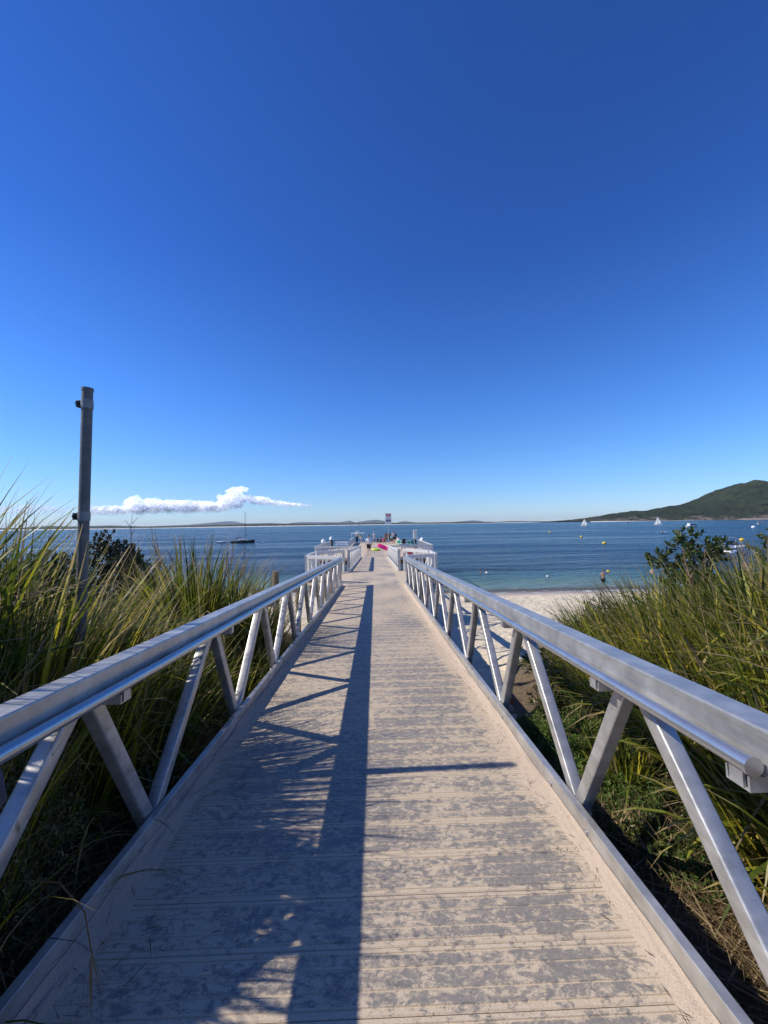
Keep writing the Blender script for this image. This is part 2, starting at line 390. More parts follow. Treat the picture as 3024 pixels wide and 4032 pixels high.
def ridge(name, m, pts, depth, label, nseg=260, rows=10, base=-3, rough=.12, seed=1, kind='structure', canopy=0.0):
    """pts: (X, Y, height) along the crest; land falls to the front and to the back"""
    P = np.array(pts, float); s = np.linspace(0, len(P)-1, nseg); k = np.arange(len(P))
    cx, cy, ch = (np.interp(s, k, P[:, i]) for i in range(3))
    VV = []
    prof = np.linspace(0, 1, rows)
    for j, q in enumerate(np.concatenate([prof, 1+prof[1:]])):
        hh = math.sin(min(1, q if q <= 1 else 2-q)*math.pi/2)**.8
        off = (q-1)*depth
        nz = (fbm(cx/ (depth*.16)+seed, np.full_like(cx, q*9.), 4, seed)-.47)
        cano = canopy*(vnoise(cx/(canopy*1.9+1e-6), cy*0+q*40*max(1, depth/420), seed+3)-.5)*(1 if canopy else 0) if 0 < q < 2 else 0
        VV.append(np.stack([cx + nz*depth*.04, cy+off+nz*depth*.15*(1 if q < 1 else 0), base+(ch-base)*hh*(1+rough*2*nz*(1 if 0 < q < 2 else 0))+cano], -1))
    VV = np.array(VV); R = len(VV); ii = np.arange(R*nseg).reshape(R, nseg)
    FF = np.stack([ii[:-1, :-1], ii[:-1, 1:], ii[1:, 1:], ii[1:, :-1]], -1).reshape(-1, 4)
    return tag(link(name, np_mesh(name, VV.reshape(-1, 3), FF, None, True), m), label, kind=kind)
def forest_mat(name, a, b, scale, rock=False):
    t = NT(name); P = t.pos(); n = t.noise(scale, 6, .7, P); n2 = t.noise(scale*.12, 4, .6, P)
    col = t.mix(t.ramp(n, [(.35, 0.), (.65, 1.)]), a, b)
    col = t.mix(t.ramp(n2, [(.4, 0.), (.7, .5)]), col, tuple(x*.6 for x in a))
    if rock:
        sep = t.n('SeparateXYZ'); t.t.links.new(P, sep.inputs[0])
        rn = t.noise(.012, 6, .65, t.mapv(P, (1, 1, .5)))
        z = t.math('ADD', sep.outputs[2], t.math('MULTIPLY', t.math('SUBTRACT', rn, .5), 130))
        rc = t.mix(t.ramp(t.noise(.05, 5, .7, P), [(.42, 0.), (.55, 1.)]), (.03, .025, .022), (.20, .16, .125))
        f = t.math('MULTIPLY', t.ramp(t.math('MULTIPLY', z, .01), [(.02, 1.), (.18, 0.)]), t.ramp(t.math('MULTIPLY', sep.outputs[0], .0005), [(.60, 0.), (.70, 1.)]))
        col = t.mix(f, col, rc)
    return t.fin(col, .95, 0, t.bump(n, 1.0, .6/scale), .1)
M_for = forest_mat('headland_scrub', (.008, .015, .006), (.046, .060, .022), .045, True)
M_for2 = forest_mat('far_woodland', (.030, .042, .022), (.065, .08, .04), .02)
M_mount = forest_mat('far_ranges', (.035, .045, .035), (.07, .08, .06), .003)
M_dune = simple('white_dune_sand', (.72, .68, .60), .95, 0, .08, .01)
def px(x, y, Y):     # helper for the far country: the photograph's bearing and height at a distance
    d = fw + rt*((x-1512)/1515) - up*((y-2016)/1515); return EYE + d*(Y/d.y)
def crest(L, Y, dy=None):
    out = []
    for i, (x, y) in enumerate(L):
        YY = Y[i] if hasattr(Y, '__len__') else Y
        p = px(x, y, YY); out.append((p.x, p.y, p.z))
    return out
ridge('mountain_range', M_mount, crest([(-600, 2086), (100, 2082), (560, 2073), (760, 2066), (905, 2052), (960, 2062), (1060, 2059), (1130, 2062), (1180, 2056), (1340, 2056), (1376, 2050), (1400, 2057), (1450, 2049), (1480, 2046), (1520, 2052), (1555, 2060), (1590, 2052), (1640, 2058), (1780, 2056), (1860, 2049), (1900, 2056), (1990, 2055), (2080, 2054), (2300, 2058), (3000, 2052), (3600, 2050)], 19000), 2600, 'blue distant mountain ranges beyond the far shore', 700, 8, -30, .05, 4)
for i, (L, Y) in enumerate([([(-700, 2086), (60, 2079), (150, 2077), (190, 2071), (300, 2073), (430, 2069), (560, 2073), (640, 2071), (710, 2070), (860, 2066)], 6000)]):
    ridge('coastal_hills', M_for2, crest(L, Y), 700, 'low grey green hills behind the far beach on the left', 300, 8, -4, .04, 11)
ridge('far_shore_woodland', M_for2, crest([(-500, 2084), (200, 2079), (600, 2075), (880, 2067), (1000, 2063), (1100, 2062), (1260, 2062), (1500, 2059), (1700, 2057), (1850, 2055), (1960, 2055), (2020, 2052), (2110, 2053), (2180, 2054), (2230, 2049), (2330, 2051)], 4300), 300, 'low dark woodland along the far shore', 900, 6, -4, .10, 2, canopy=7.0)
ridge('far_beach', M_dune, crest([(-500, 2091), (200, 2084), (420, 2081), (600, 2079), (880, 2073.5), (1200, 2069), (1500, 2064.5), (1800, 2061), (1980, 2057.5), (2050, 2055.5), (2150, 2056), (2230, 2057), (2340, 2057)], 3900), 60, 'thin white beach along the far shore', 300, 5, -2, .1, 3)
ridge('sandbar', M_dune, crest([(1527, 2071), (1560, 2069.5), (1620, 2068.5), (1655, 2068.5)], 3000), 20, 'white sand spit in front of the far beach', 40, 4, -1, .1, 3)
hl = [(2210, 2053), (2306, 2044.5), (2360, 2036), (2418, 2027), (2470, 2016), (2498, 2013.6), (2560, 2012), (2602, 2005.6), (2657, 1994), (2700, 1990), (2745, 1981.7), (2790, 1963), (2817, 1950), (2845, 1938), (2873, 1921), (2905, 1912), (2929, 1904), (2955, 1900), (2985, 1901), (3024, 1912), (3100, 1925), (3250, 1960), (3400, 2000), (3500, 2035)]
ridge('headland', M_for, crest(hl, [2500-25*i for i in range(len(hl))]), 420, 'steep scrub covered headland with rock cliffs across the bay', 1000, 44, -3, .10, 6, canopy=9.0)
ridge('headland_beach', M_dune, crest([(2320, 2052.8), (2420, 2051.3), (2500, 2051.8), (2640, 2050.0), (2760, 2048.4), (2860, 2047.0), (3024, 2044.6), (3200, 2041.8)], 1900), 16, 'narrow sand strip below the headland', 60, 4, -1, .1, 3)
rk = simple('shore_rock', (.26, .20, .15), .9, 0, .3, .05)
ridge('rocky_point', rk, crest([(2905, 2046), (2925, 2041), (2990, 2040.5), (3060, 2041), (3150, 2040), (3200, 2046)], 1400), 30, 'low tan rock shelf under the headland at the right', 60, 5, -1, .2, 8)

# ------------------------------------------------------------------ haze over the bay
hz = MB(); hz.box(-22000, 24500, -2400, 22500, -14, 310)
hm_ = bpy.data.materials.new('haze_air'); hm_.use_nodes = True; hn = hm_.node_tree; hn.nodes.remove(hn.nodes['Principled BSDF'])
pv = hn.nodes.new('ShaderNodeVolumePrincipled'); pv.inputs['Color'].default_value = (.80, .90, 1.0, 1); pv.inputs['Density'].default_value = 3.2e-5; pv.inputs['Anisotropy'].default_value = 0.1
hn.links.new(pv.outputs[0], hn.nodes['Material Output'].inputs['Volume'])
tag(hz.build('haze', hm_), 'thin sea haze over the bay', kind='stuff')

# ------------------------------------------------------------------ clouds
def make_cloud_mat():
    t = NT('cloud_vapour'); tc = t.n('TexCoord'); sep = t.n('SeparateXYZ'); t.t.links.new(tc.outputs['Object'], sep.inputs[0])
    n = t.noise(.0016, 6, .65, tc.outputs['Object']); lw = t.n('LayerWeight'); lw.inputs['Blend'].default_value = .5
    z = t.math('ADD', sep.outputs[2], t.math('MULTIPLY', t.math('SUBTRACT', n, .5), 900))
    fz = t.ramp(t.math('MULTIPLY', z, .0004), [(.34, .0), (.78, 1.)])
    fe = t.ramp(lw.outputs['Facing'], [(.10, .62), (.80, 0.)])
    al = t.math('MULTIPLY', t.math('MULTIPLY', fz, fe), t.ramp(n, [(.34, .12), (.58, 1.)]))
    al = t.math('MULTIPLY', al, t.n('Attribute', attribute_name='dens').outputs['Fac'])
    df = t.n('BsdfDiffuse', Color=(.92, .92, .93, 1)); tl = t.n('BsdfTranslucent', Color=(.50, .50, .51, 1)); tp = t.n('BsdfTransparent')
    nb_ = t.bump(n, .5, 120); t.t.links.new(nb_, df.inputs['Normal']); t.t.links.new(nb_, tl.inputs['Normal'])
    ad = t.n('AddShader'); t.t.links.new(df.outputs[0], ad.inputs[0]); t.t.links.new(tl.outputs[0], ad.inputs[1])
    mx = t.n('MixShader'); t.set(mx.inputs[0], al); t.t.links.new(tp.outputs[0], mx.inputs[1]); t.t.links.new(ad.outputs[0], mx.inputs[2]); t.t.links.new(mx.outputs[0], t.out.inputs['Surface'])
    return t.m
M_cloud = make_cloud_mat()
def cloud(name, spans, label, dens, seed, fac=3.2):
    rng = np.random.RandomState(seed)
    bm = bmesh.new(); bmesh.ops.create_icosphere(bm, subdivisions=3, radius=1)
    B = np.array([v.co[:] for v in bm.verts]); FB = np.array([[v.index for v in f.verts] for f in bm.faces]); bm.free()
    VV = []; FF = []; D = []; k = 0
    for (x0, x1, t0, t1, base, rr) in spans:
        n = max(3, int((x1-x0)/rr*fac))
        for i in range(n):
            u = (i+rng.rand())/n; x = x0+(x1-x0)*u; top = t0+(t1-t0)*u; y = top + rr
            while y < base:
                r = rr*(.7+.6*rng.rand())
                c = px(x+rng.randn()*rr*.5, y+rng.randn()*2, 34000+rng.randn()*500); sc = r/1515*34000
                d = B*(1+.28*(vnoise(B[:, 0]*1.7+B[:, 2]+k, B[:, 1]*1.7+k*3, k)-.5)[:, None]*1.6)*sc*np.array([1.15, 1, .9])
                VV.append(d+np.array(c)); FF.append(FB+len(VV)*0+k*len(B)); D.append(np.full(len(B), dens)); k += 1
                y += r*.95
    VV = np.concatenate(VV); c0 = np.array([VV[:, 0].mean(), VV[:, 1].mean(), 0]); 
    o = link(name, np_mesh(name, VV-c0, np.concatenate(FF), {'dens': np.concatenate(D)}, True), M_cloud); o.location = c0
    return tag(o, label, 'cloud')
cloud('cloud', [(352, 500, 1994, 1990, 2024, 11), (500, 545, 1962, 1949, 2022, 13), (545, 620, 1966, 1962, 2020, 12), (620, 740, 1968, 1968, 2016, 12), (740, 870, 1966, 1976, 2014, 12),
                (868, 905, 1950, 1944, 2006, 11), (905, 950, 1922, 1912, 1996, 11), (940, 974, 1917, 1917, 1930, 7), (950, 985, 1950, 1952, 1975, 9), (985, 1060, 1953, 1957, 1982, 8), (1060, 1140, 1969, 1976, 1988, 6), (1130, 1225, 1979, 1988, 1993, 3.5)],
      'white cumulus cloud bank low over the far shore with one tall tower', .62, 3)
cloud('cloud', [(-40, 60, 2000, 1985, 2030, 13), (60, 190, 1984, 1982, 2024, 13), (190, 260, 1990, 1998, 2018, 10)], 'faint hazy cloud behind the tall grass at the left edge', .34, 5, 1.1)

# ------------------------------------------------------------------ ramp deck
RX = -rad(2.63)
deck = empty('boardwalk', (0, 0, Z0), 'near sloping boardwalk of sandy grey grooved planks between the two long handrails', 'boardwalk', rx=RX)
PW = .2075
def plank_mesh(hw):
    # profile across the board (y, z, groove value)
    pr = [(.0008, -.03, 0), (.0008, -.004, 1), (.005, 0, .9), (.018, 0, .8), (.020, -.0035, 1), (.025, -.0035, 1), (.027, 0, .6), (.034, 0, 0), (.066, .0, .2), (.068, -.003, 1), (.072, -.003, 1), (.074, 0, .2), (.08, 0, 0),
          (.13, .0, 0), (.134, 0, .2), (.136, -.003, 1), (.140, -.003, 1), (.142, 0, .2), (.148, 0, 0), (.172, 0, 0), (.180, .0, .5), (.182, -.0035, 1), (.187, -.0035, 1), (.189, 0, .9), (.2025, 0, 1), (.2067, -.004, 1), (.2067, -.03, 0)]
    xs = [-hw, -hw*.5, 0, hw*.5, hw]; V = []; G = []
    for x in xs:
        for (y, z, g) in pr: V.append((x, y, z)); G.append(g)
    n = len(pr); F = []
    for i in range(len(xs)-1):
        for j in range(n-1): F.append((i*n+j, i*n+n+j, i*n+n+j+1, i*n+j+1))
    return np_mesh('plank', np.array(V), np.array(F), {'groove': np.array(G)})
pm = plank_mesh(1.066)
k0 = -5; k = k0
while (k+1)*PW < 13.31:
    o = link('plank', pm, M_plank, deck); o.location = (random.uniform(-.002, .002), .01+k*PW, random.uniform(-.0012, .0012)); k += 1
NPL = k
jo = MB()
for x in (-.9, 0, .9): jo.box(x-.04, x+.04, -1, 13.28, -.2, -.034)
for y in np.arange(-.5, 13.3, 1.25): jo.box(-1.12, 1.12, y-.04, y+.04, -.26, -.2)
jo.build('joist', M_galv_far, deck)
for y in (5.2, 9.2, 12.9):
    for x in (-.95, .95):
        p = MB(); L = 5.0; p.tube([(x, y, -.26), (x, y+math.sin(RX)*0, -L)], .08, 12); p.build('pier_leg', M_galv_far, deck)

def shs(L, w=.078, r=.010):
    """rounded square tube along z"""
    prof = []
    for cx_, cy_, a0 in ((1, 1, 0), (-1, 1, 90), (-1, -1, 180), (1, -1, 270)):
        for a in (0, 30, 60, 90):
            q = rad(a0+a); prof.append((cx_*(w/2-r)+r*math.cos(q), cy_*(w/2-r)+r*math.sin(q)))
    n = len(prof); vs = [(x, y, z) for z in (0, L) for x, y in prof]
    m = MB(); m.add(vs, [(i, (i+1) % n, n+(i+1) % n, n+i) for i in range(n)], True); m.add(vs, [tuple(range(n))[::-1], tuple(range(n, 2*n))])
    me = m.mesh('brace')
    return me
def rbox(x0, x1, y0, y1, z0, z1, b=.006):
    """box long in y with rounded long edges"""
    prof = []
    for cx_, cz_, a0 in ((x1-b, z1-b, 0), (x0+b, z1-b, 90), (x0+b, z0+b, 180), (x1-b, z0+b, 270)):
        for a in (0, 30, 60, 90):
            q = rad(a0+a); prof.append((cx_+b*math.cos(q), cz_+b*math.sin(q)))
    n = len(prof); vs = [(x, y, z) for y in (y0, y1) for x, z in prof]
    m = MB(); m.add(vs, [(i, n+i, n+(i+1) % n, (i+1) % n) for i in range(n)], False); m.add(vs, [tuple(range(n)), tuple(range(n, 2*n))[::-1]])
    return m
def truss_railing(name, loc, rx, rz, L0, L1, side, label, group, nodes0, pitch, h=.975, tube=None, curb=True, far=False, nbay=None, ends=(True, True)):
    """local y runs along the railing, walkway on the -side side; x=0 is the inner face line"""
    R = empty(name, loc, label, 'railing', group, rz, rx); s = side; mt = M_galv_far if far else M_galv
    a, b = sorted((0, s*.103)); rbox(a, b, L0, L1, h-.125, h, .008).build('top_rail', mt, R)
    if curb:
        a, b = sorted((0, s*.04)); rbox(a, b, L0, L1, -.10, .11, .003).build('kerb_plate', mt, R)
        a, b = sorted((s*.042, s*.115)); rbox(a, b, L0, L1, -.26, .004, .004).build('bottom_chord', mt, R)
    top = h-.122; bot = .012 if curb else .0
    xc = s*.079 if curb else s*.05
    w = .066 if not far else .052; inset = -.018 if curb else .04; tin = .045; apex = pitch*(.59 if not far else .5)
    spec = {}
    for sg, rn in ((1, apex-inset-tin), (-1, pitch-apex-inset-tin)):
        spec[sg] = (rn, math.atan2(rn, top-bot), shs(math.hypot(rn, top-bot), w))
    k = nodes0
    while k < L1-.02:
        for sg in (1, -1):
            y = k+sg*inset; run, ang, me_b = spec[sg]
            if y < L0-.02 or y+sg*run < L0-.05 or y+sg*run > L1+.03: continue
            o = link('brace', me_b, mt, R); o.location = (xc+sg*.0012, y, bot); o.rotation_euler = (-sg*ang, 0, 0)
        k += pitch
    for e, on in zip((L0+.04, L1-.04), ends):
        if on:
            m = rbox(xc-.04, xc+.04, e-.04, e+.04, -.26 if curb else 0, h-.126, .008); m.build('end_post', mt, R)
    if tube:
        t0, t1 = tube; xt = -s*.036; zt = h-.093; r = .0235
        hr = MB(); hr.tube([(xt, t0, zt), (xt, t1, zt)], r, 20, False); hro = hr.build('handrail', M_galv_tube, R)
        for te, d in ((t0, -1), (t1, 1)):
            c = MB(); c.tube([(xt, te-d*.012, zt), (xt, te+d*.001, zt)], r+.0022, 20, True, False); c.build('end_cap', M_galv_tube, hro)
        y = nodes0+.85; brm = None
        ys = [t0+.05] if t0 > L0+.05 else []
        while y < t1-.3:
            if y > t0+.3: ys.append(y)
            y += pitch
        for y in ys:
            if brm is None:
                m = MB(); a, b = sorted((xt+s*.0, s*.095)); m.box(a, b, -.035, .035, h-.166, h-.160)
                m.box(a, b, -.035, -.029, h-.160, h-.127); m.box(a, b, .029, .035, h-.160, h-.127); m.box(xt-.004, xt+.004, -.02, .02, h-.16, zt-.018); brm = m.mesh('bracket')
            o = link('bracket', brm, mt, hro); o.location = (0, y, 0)
    return R
ZR = Z0
M_seam = simple('seam_dark', (.06, .06, .06), .6)
RL = truss_railing('railing', (-1.0685, 0, ZR), RX, 0, -1.6, 13.34, -1, 'long galvanised handrail on the left of the near ramp, grass leaning over it', 'railings of the near ramp', .84-1.247*2, 1.247, tube=(-1.6, 13.40))
RR = truss_railing('railing', (1.0685, 0, ZR), RX, 0, -1.6, 13.34, 1, 'long galvanised handrail on the right of the near ramp with the capped tube end', 'railings of the near ramp', .84-1.247*2, 1.247, tube=(.955, 13.40))

for R_, s_, ys_ in ((RL, -1, (9.35,)), (RR, 1, (6.2, 9.9))):
    for y_ in ys_:
        rbox(*sorted((s_*-.0015, s_*.1045)), y_-.0025, y_+.0025, .849, .9765, .008).build('splice_joint', M_seam, R_)
    for y_ in ((10.6,) if s_ < 0 else (7.4,)):
        m = MB(); m.tube([(s_*-.0015, y_-.03, .925), (s_*-.0015, y_+.03, .925)], .014, 8); m.build('dark_slot', M_seam, R_)  # dark body stands in for the shaded hollow of an oval slot
    mbt = MB(); mbt.tube([(0, 0, 0), (s_*-.008, 0, 0)], .011, 6); bme = mbt.mesh('bolt_head')
    for k_ in range(11):
        for dy in (-.19, .19):
            y_ = .84+1.247*k_+dy
            if y_ < 13.2: o = link('bolt_head', bme, M_galv_tube, R_); o.location = (0, y_, .055)
# sand drifted against the kerbs
def drift(name, side, w0, label, seed, y0=-1, y1=13.3):
    ys = np.arange(y0, y1, .05); wv = w0*(.25+1.6*fbm(ys*1.7, ys*0+seed, 5, seed)); rows = 9; VV = []
    for j in range(rows):
        u = j/(rows-1); x = side*(1.066-wv*u)
        z = .036*(1-u)**1.3*(.5+fbm(ys*4+j, ys*0+j*1.7, 3, seed)) - .0035*(u > .99) + .0016
        z = np.minimum(z, .06)
        VV.append(np.stack([x + side*-.012*(fbm(ys*9, ys*0+j, 3, seed)-.5)*(u > 0), ys, z], -1))
    VV = np.array(VV); n = len(ys); ii = np.arange(rows*n).reshape(rows, n)
    F = np.stack([ii[:-1, :-1], ii[:-1, 1:], ii[1:, 1:], ii[1:, :-1]], -1).reshape(-1, 4)
    if side > 0: F = F[:, ::-1]
    o = link(name, np_mesh(name, VV.reshape(-1, 3), F, None, True), M_drift); o.location = (0, 0, Z0); o.rotation_euler = (RX, 0, 0)
    return tag(o, label, 'sand', kind='stuff')
drift('sand_drift', 1, .075, 'pale sand blown against the right kerb of the ramp', 5)
drift('sand_drift', -1, .075, 'sand and dry bits heaped along the left kerb of the ramp', 8)

# ------------------------------------------------------------------ landing and pier
def slab(name, poly, z, th, m, parent=None):
    n = len(poly); vs = [(x, y, z) for x, y in poly]+[(x, y, z-th) for x, y in poly]
    mb = MB(); mb.add(vs, [tuple(range(n)), tuple(range(n, 2*n))[::-1]]+[(i, n+i, n+(i+1) % n, (i+1) % n) for i in range(n)]); return mb.build(name, m, parent)
def piles(parent, pts, ztop, m=None, r=.17):
    me = None
    for x, y in pts:
        if me is None:
            mb = MB(); mb.tube([(0, 0, ztop), (0, 0, -5.5)], r, 14); me = mb.mesh('pile')
        o = link('pile', me, m or M_galv_far, parent); o.location = (x, y, 0)
Zp = LAND_Z-.004
land = empty('landing', (0, 15.3, 0), 'sandy landing platform between the two ramps with low wings to both sides', 'platform')
land.location = (0, 0, 0)
slab('deck_slab', [(-1.2, 13.32), (1.2, 13.32), (1.22, 13.85), (2.3, 14.4), (2.35, 16.2), (1.35, 17.4), (-1.35, 17.4), (-2.5, 16.5), (-2.5, 14.5), (-1.22, 13.85)], Zp, .14, M_plank, land)
slab('edge_beam', [(-1.1, 13.4), (1.1, 13.4), (2.25, 14.45), (2.28, 16.15), (1.3, 17.3), (-1.3, 17.3), (-2.42, 16.4), (-2.42, 14.55)], Zp-.142, .38, M_fascia, land)
piles(land, [(-2.1, 15), (2, 15), (-2, 16.4), (1.8, 16.4), (-1, 14), (1, 14)], Zp-.3)
def rail_between(name, p0, p1, z0, z1, label, group, side=1, pitch=.8, h=.97, style='truss'):
    dx, dy = p1[0]-p0[0], p1[1]-p0[1]; L = math.hypot(dx, dy, (z1-z0)); rz = math.atan2(-dx, dy); rx = math.atan2(z1-z0, math.hypot(dx, dy))
    if style == 'truss':
        R = truss_railing(name, (p0[0], p0[1], z0), 0, rz, 0, L, side, label, group, pitch*.5, pitch, h, None, False, True)
        R.rotation_euler = (rx, 0, rz)
    else:
        R = empty(name, (p0[0], p0[1], z0), label, 'railing', group, rz, rx); s = side
        a, b = sorted((0, s*.08)); rbox(a, b, 0, L, h-.07, h, .006).build('top_rail', M_galv_far, R)
        rbox(min(s*.015, s*.055), max(s*.015, s*.055), 0, L, .06, .11, .004).build('bottom_rail', M_galv_far, R)
        pmh = MB(); pmh.box(-.018, .018, -.022, .022, .11, h-.07); pme = pmh.mesh('picket')
        n = int(L/style)
        for i in range(n):
            o = link('picket', pme, M_galv_far, R); o.location = (s*.035, (i+.5)*L/n, 0)
        for e in (.04, L/2, L-.04): rbox(s*.04-.035, s*.04+.035, e-.035, e+.035, -.05, h-.072, .006).build('post', M_galv_far, R)
    return R
# wings of the landing
G1 = 'railings round the wings of the landing'
rail_between('railing', (-1.22, 13.86), (-2.48, 14.45), Zp, Zp, 'white lit short railing closing the front of the left landing wing', G1, 1, .66)
rail_between('railing', (-2.48, 14.5), (-2.48, 16.5), Zp, Zp, 'railing along the outer side of the left landing wing', G1, -1, .7)
rail_between('railing', (-2.45, 16.55), (-1.3, 17.38), Zp, Zp, 'grey shaded railing at the back of the left landing wing', G1, -1, .7)
rail_between('railing', (1.22, 13.86), (2.27, 14.4), Zp, Zp, 'grey shaded short railing closing the front of the right landing wing', G1, -1, .6)
rail_between('railing', (2.30, 14.45), (2.33, 16.2), Zp, Zp, 'railing along the outer side of the right landing wing', G1, 1, .65)
rail_between('railing', (2.3, 16.25), (1.32, 17.4), Zp, Zp, 'white lit railing at the back of the right landing wing', G1, 1, .7)
# second ramp
RX2 = -math.atan2(Zp-2.68, 14.6); L2 = math.hypot(14.6, Zp-2.68)
d2 = empty('boardwalk', (0, 17.25, Zp+.005), 'second narrow ramp deck leading from the landing down to the pier head', 'boardwalk', rx=RX2)
m = MB(); m.box(-1.06, 1.06, .16, L2, -.12, 0); m.build('deck_panel', M_plank, d2)
m = MB()
for x in (-.9, .9): m.box(x-.06, x+.06, 0.2, L2, -.45, -.122)
m.build('beam', M_galv_far, d2)
for s, lb in ((-1, 'left railing of the second ramp, its white braces catching the sun'), (1, 'right railing of the second ramp beside the right landing wing')):
    R = truss_railing('railing', (s*1.0685, 17.25, Zp), RX2, 0, 0, L2, s, lb, 'railings of the second ramp', .3, 1.25, curb=True, far=True)
    rbox(*sorted((0, s*.09)), -.09, .0, -.3, .975, .01).build('gate_post', M_galv, R)
# pier head
ZH = 2.68
head = empty('pier_head', (0, 0, 0), 'wide pale pier head platform at the far end of the walkway', 'pier')
slab('deck_slab', [(-1.1, 31.72), (1.1, 31.72), (4.9, 31.9), (4.9, 43.2), (3.15, 46.5), (3.15, 58.6), (-3.15, 58.6), (-3.15, 46.5), (-4.95, 43.2), (-4.95, 31.9)], ZH, .22, M_plank, head)
slab('edge_beam', [(-4.8, 32), (4.8, 32), (4.8, 43), (3.0, 46.4), (3.0, 58.4), (-3.0, 58.4), (-3.0, 46.4), (-4.8, 43)], ZH-.222, .4, M_fascia, head)
piles(head, [(x, y) for x in (-4.4, 4.4) for y in (32.6, 36, 40)]+[(x, y) for x in (-2.8, 2.8) for y in (47, 52, 57.5)], ZH-.4, M_pile, .2)
G2 = 'railings round the pier head'
rail_between('railing', (-1.3, 31.75), (-4.85, 31.9), ZH, ZH, 'white front railing of the pier head left of the second ramp', G2, 1, 1.1)
rail_between('railing', (1.3, 31.75), (4.8, 31.9), ZH, ZH, 'grey front railing of the pier head right of the second ramp', G2, -1, 1.1)
rail_between('railing', (-4.85, 31.95), (-4.85, 43.2), ZH, ZH, 'picket railing along the left side of the pier head by the capped piles', G2, -1, style=.42)
rail_between('railing', (4.8, 31.95), (4.8, 43.2), ZH, ZH, 'picket railing along the right side of the pier head by the white meter box', G2, 1, style=.42)
def panel_rail(x, label, s):
    R = empty('side_panel', (x, 47.5, ZH), label, 'railing', 'solid side panels at the end of the pier')
    rbox(-.03, .03, 0, 10.5, .12, .80, .004).build('panel', M_galv_far, R)
    rbox(-.05, .05, 0, 10.5, .80, .86, .006).build('top_rail', M_galv_far, R)
    for e in (.06, 3.5, 7, 10.4): rbox(-.05, .05, e-.05, e+.05, 0, .12, .004).build('foot', M_galv_far, R)
panel_rail(-3.05, 'low grey side panel at the left of the pier end', -1)
panel_rail(3.05, 'low grey side panel at the right of the pier end by the standing group', 1)
def capped_pile(x, y, top, label):
    R = empty('mooring_pile', (x, y, 0), label, 'pile', 'black mooring piles with white pointed caps')
    m = MB(); m.tube([(0, 0, -5.5), (0, 0, top-.43)], .215, 18); m.build('shaft', M_pile, R)
    m = MB(); m.tube([(0, 0, top-.44), (0, 0, top-.2), (0, 0, top)], [.24, .24, .012], 18); m.build('cap', M_white, R)
capped_pile(-5.27, 40, 4.0, 'black mooring pile with white pointed cap behind the left picket railing')
capped_pile(-5.2, 46.5, 4.05, 'tall black pile with white pointed cap where the left picket railing ends')
capped_pile(5.2, 42, 3.93, 'mooring pile with white pointed cap beyond the right picket railing')

# ------------------------------------------------------------------ sign, meter box, pole, posts
sg = empty('warning_sign', (1.71, 46.8, ZH), 'tall warning sign with red and navy bands on a thin pole at the pier head', 'sign')
m = MB(); m.tube([(0, 0, 0), (0, 0, 3.95)], .035, 10); m.build('pole', M_galv, sg)
m = MB(); m.box(-.36, .36, -.05, -.03, 2.72, 4.04, .008); m.build('board', M_white, sg)
red = simple('sign_red', (.55, .05, .05), .5); navy = simple('sign_navy', (.03, .04, .13), .5); grey = simple('sign_grey', (.45, .45, .46), .5); ltg = simple('sign_pale', (.62, .64, .70), .5)
bd = sg.children[-1]
def flat(name, x0, x1, z0, z1, m, y=-.054):
    b = MB(); b.box(x0, x1, y, y+.003, z0, z1); return b.build(name, m, bd)
flat('red_band', -.30, .30, 3.70, 3.96, red); flat('navy_band', -.31, .31, 3.04, 3.26, navy)
flat('lower_text_panel', -.31, .31, 2.78, 3.0, ltg)
for i in range(2):                     # lines of print too small to read in the photograph, as pale strokes
    z = 3.87-.10*i; x = -.24
    while x < .20:
        wl = random.uniform(.05, .10); flat('text_stroke', x, x+wl, z-.018, z+.018, M_white, -.057); x += wl+.025
for i in range(3):
    b = MB(); b.tube([(-.17+.15*i, -.054, 3.58), (-.17+.15*i, -.058, 3.58)], .045, 16, True, False); b.build('pictogram', [grey, red, red][i], bd)
for i in range(3):
    z = 3.47-.06*i; x = -.25
    while x < .22:
        wl = random.uniform(.03, .09); flat('text_stroke', x, x+wl, z-.01, z+.01, grey, -.057); x += wl+.02
for i in range(2):
    z = 3.19-.08*i; x = -.22
    while x < .18:
        wl = random.uniform(.05, .09); flat('text_stroke', x, x+wl, z-.014, z+.014, M_white, -.057); x += wl+.025

mb_ = empty('service_pedestal', (4.55, 43, ZH), 'white service pedestal box on a dark post at the right of the pier head', 'utility box')
m = MB(); m.box(-.10, .10, -.1, .1, -1.2, .98, .01); m.build('post', M_pile, mb_)
m = MB(); m.box(-.19, .19, -.14, .14, .98, 1.95, .02); m.build('cabinet', M_galv_far, mb_)
m = MB(); m.box(-.23, .23, -.18, .18, 1.95, 2.02, .012); m.build('lid', M_white, mb_)
m = MB(); m.box(-.235, -.192, -.05, .05, 1.05, 1.8, .01); m.build('hose_reel_cover', M_white, mb_)

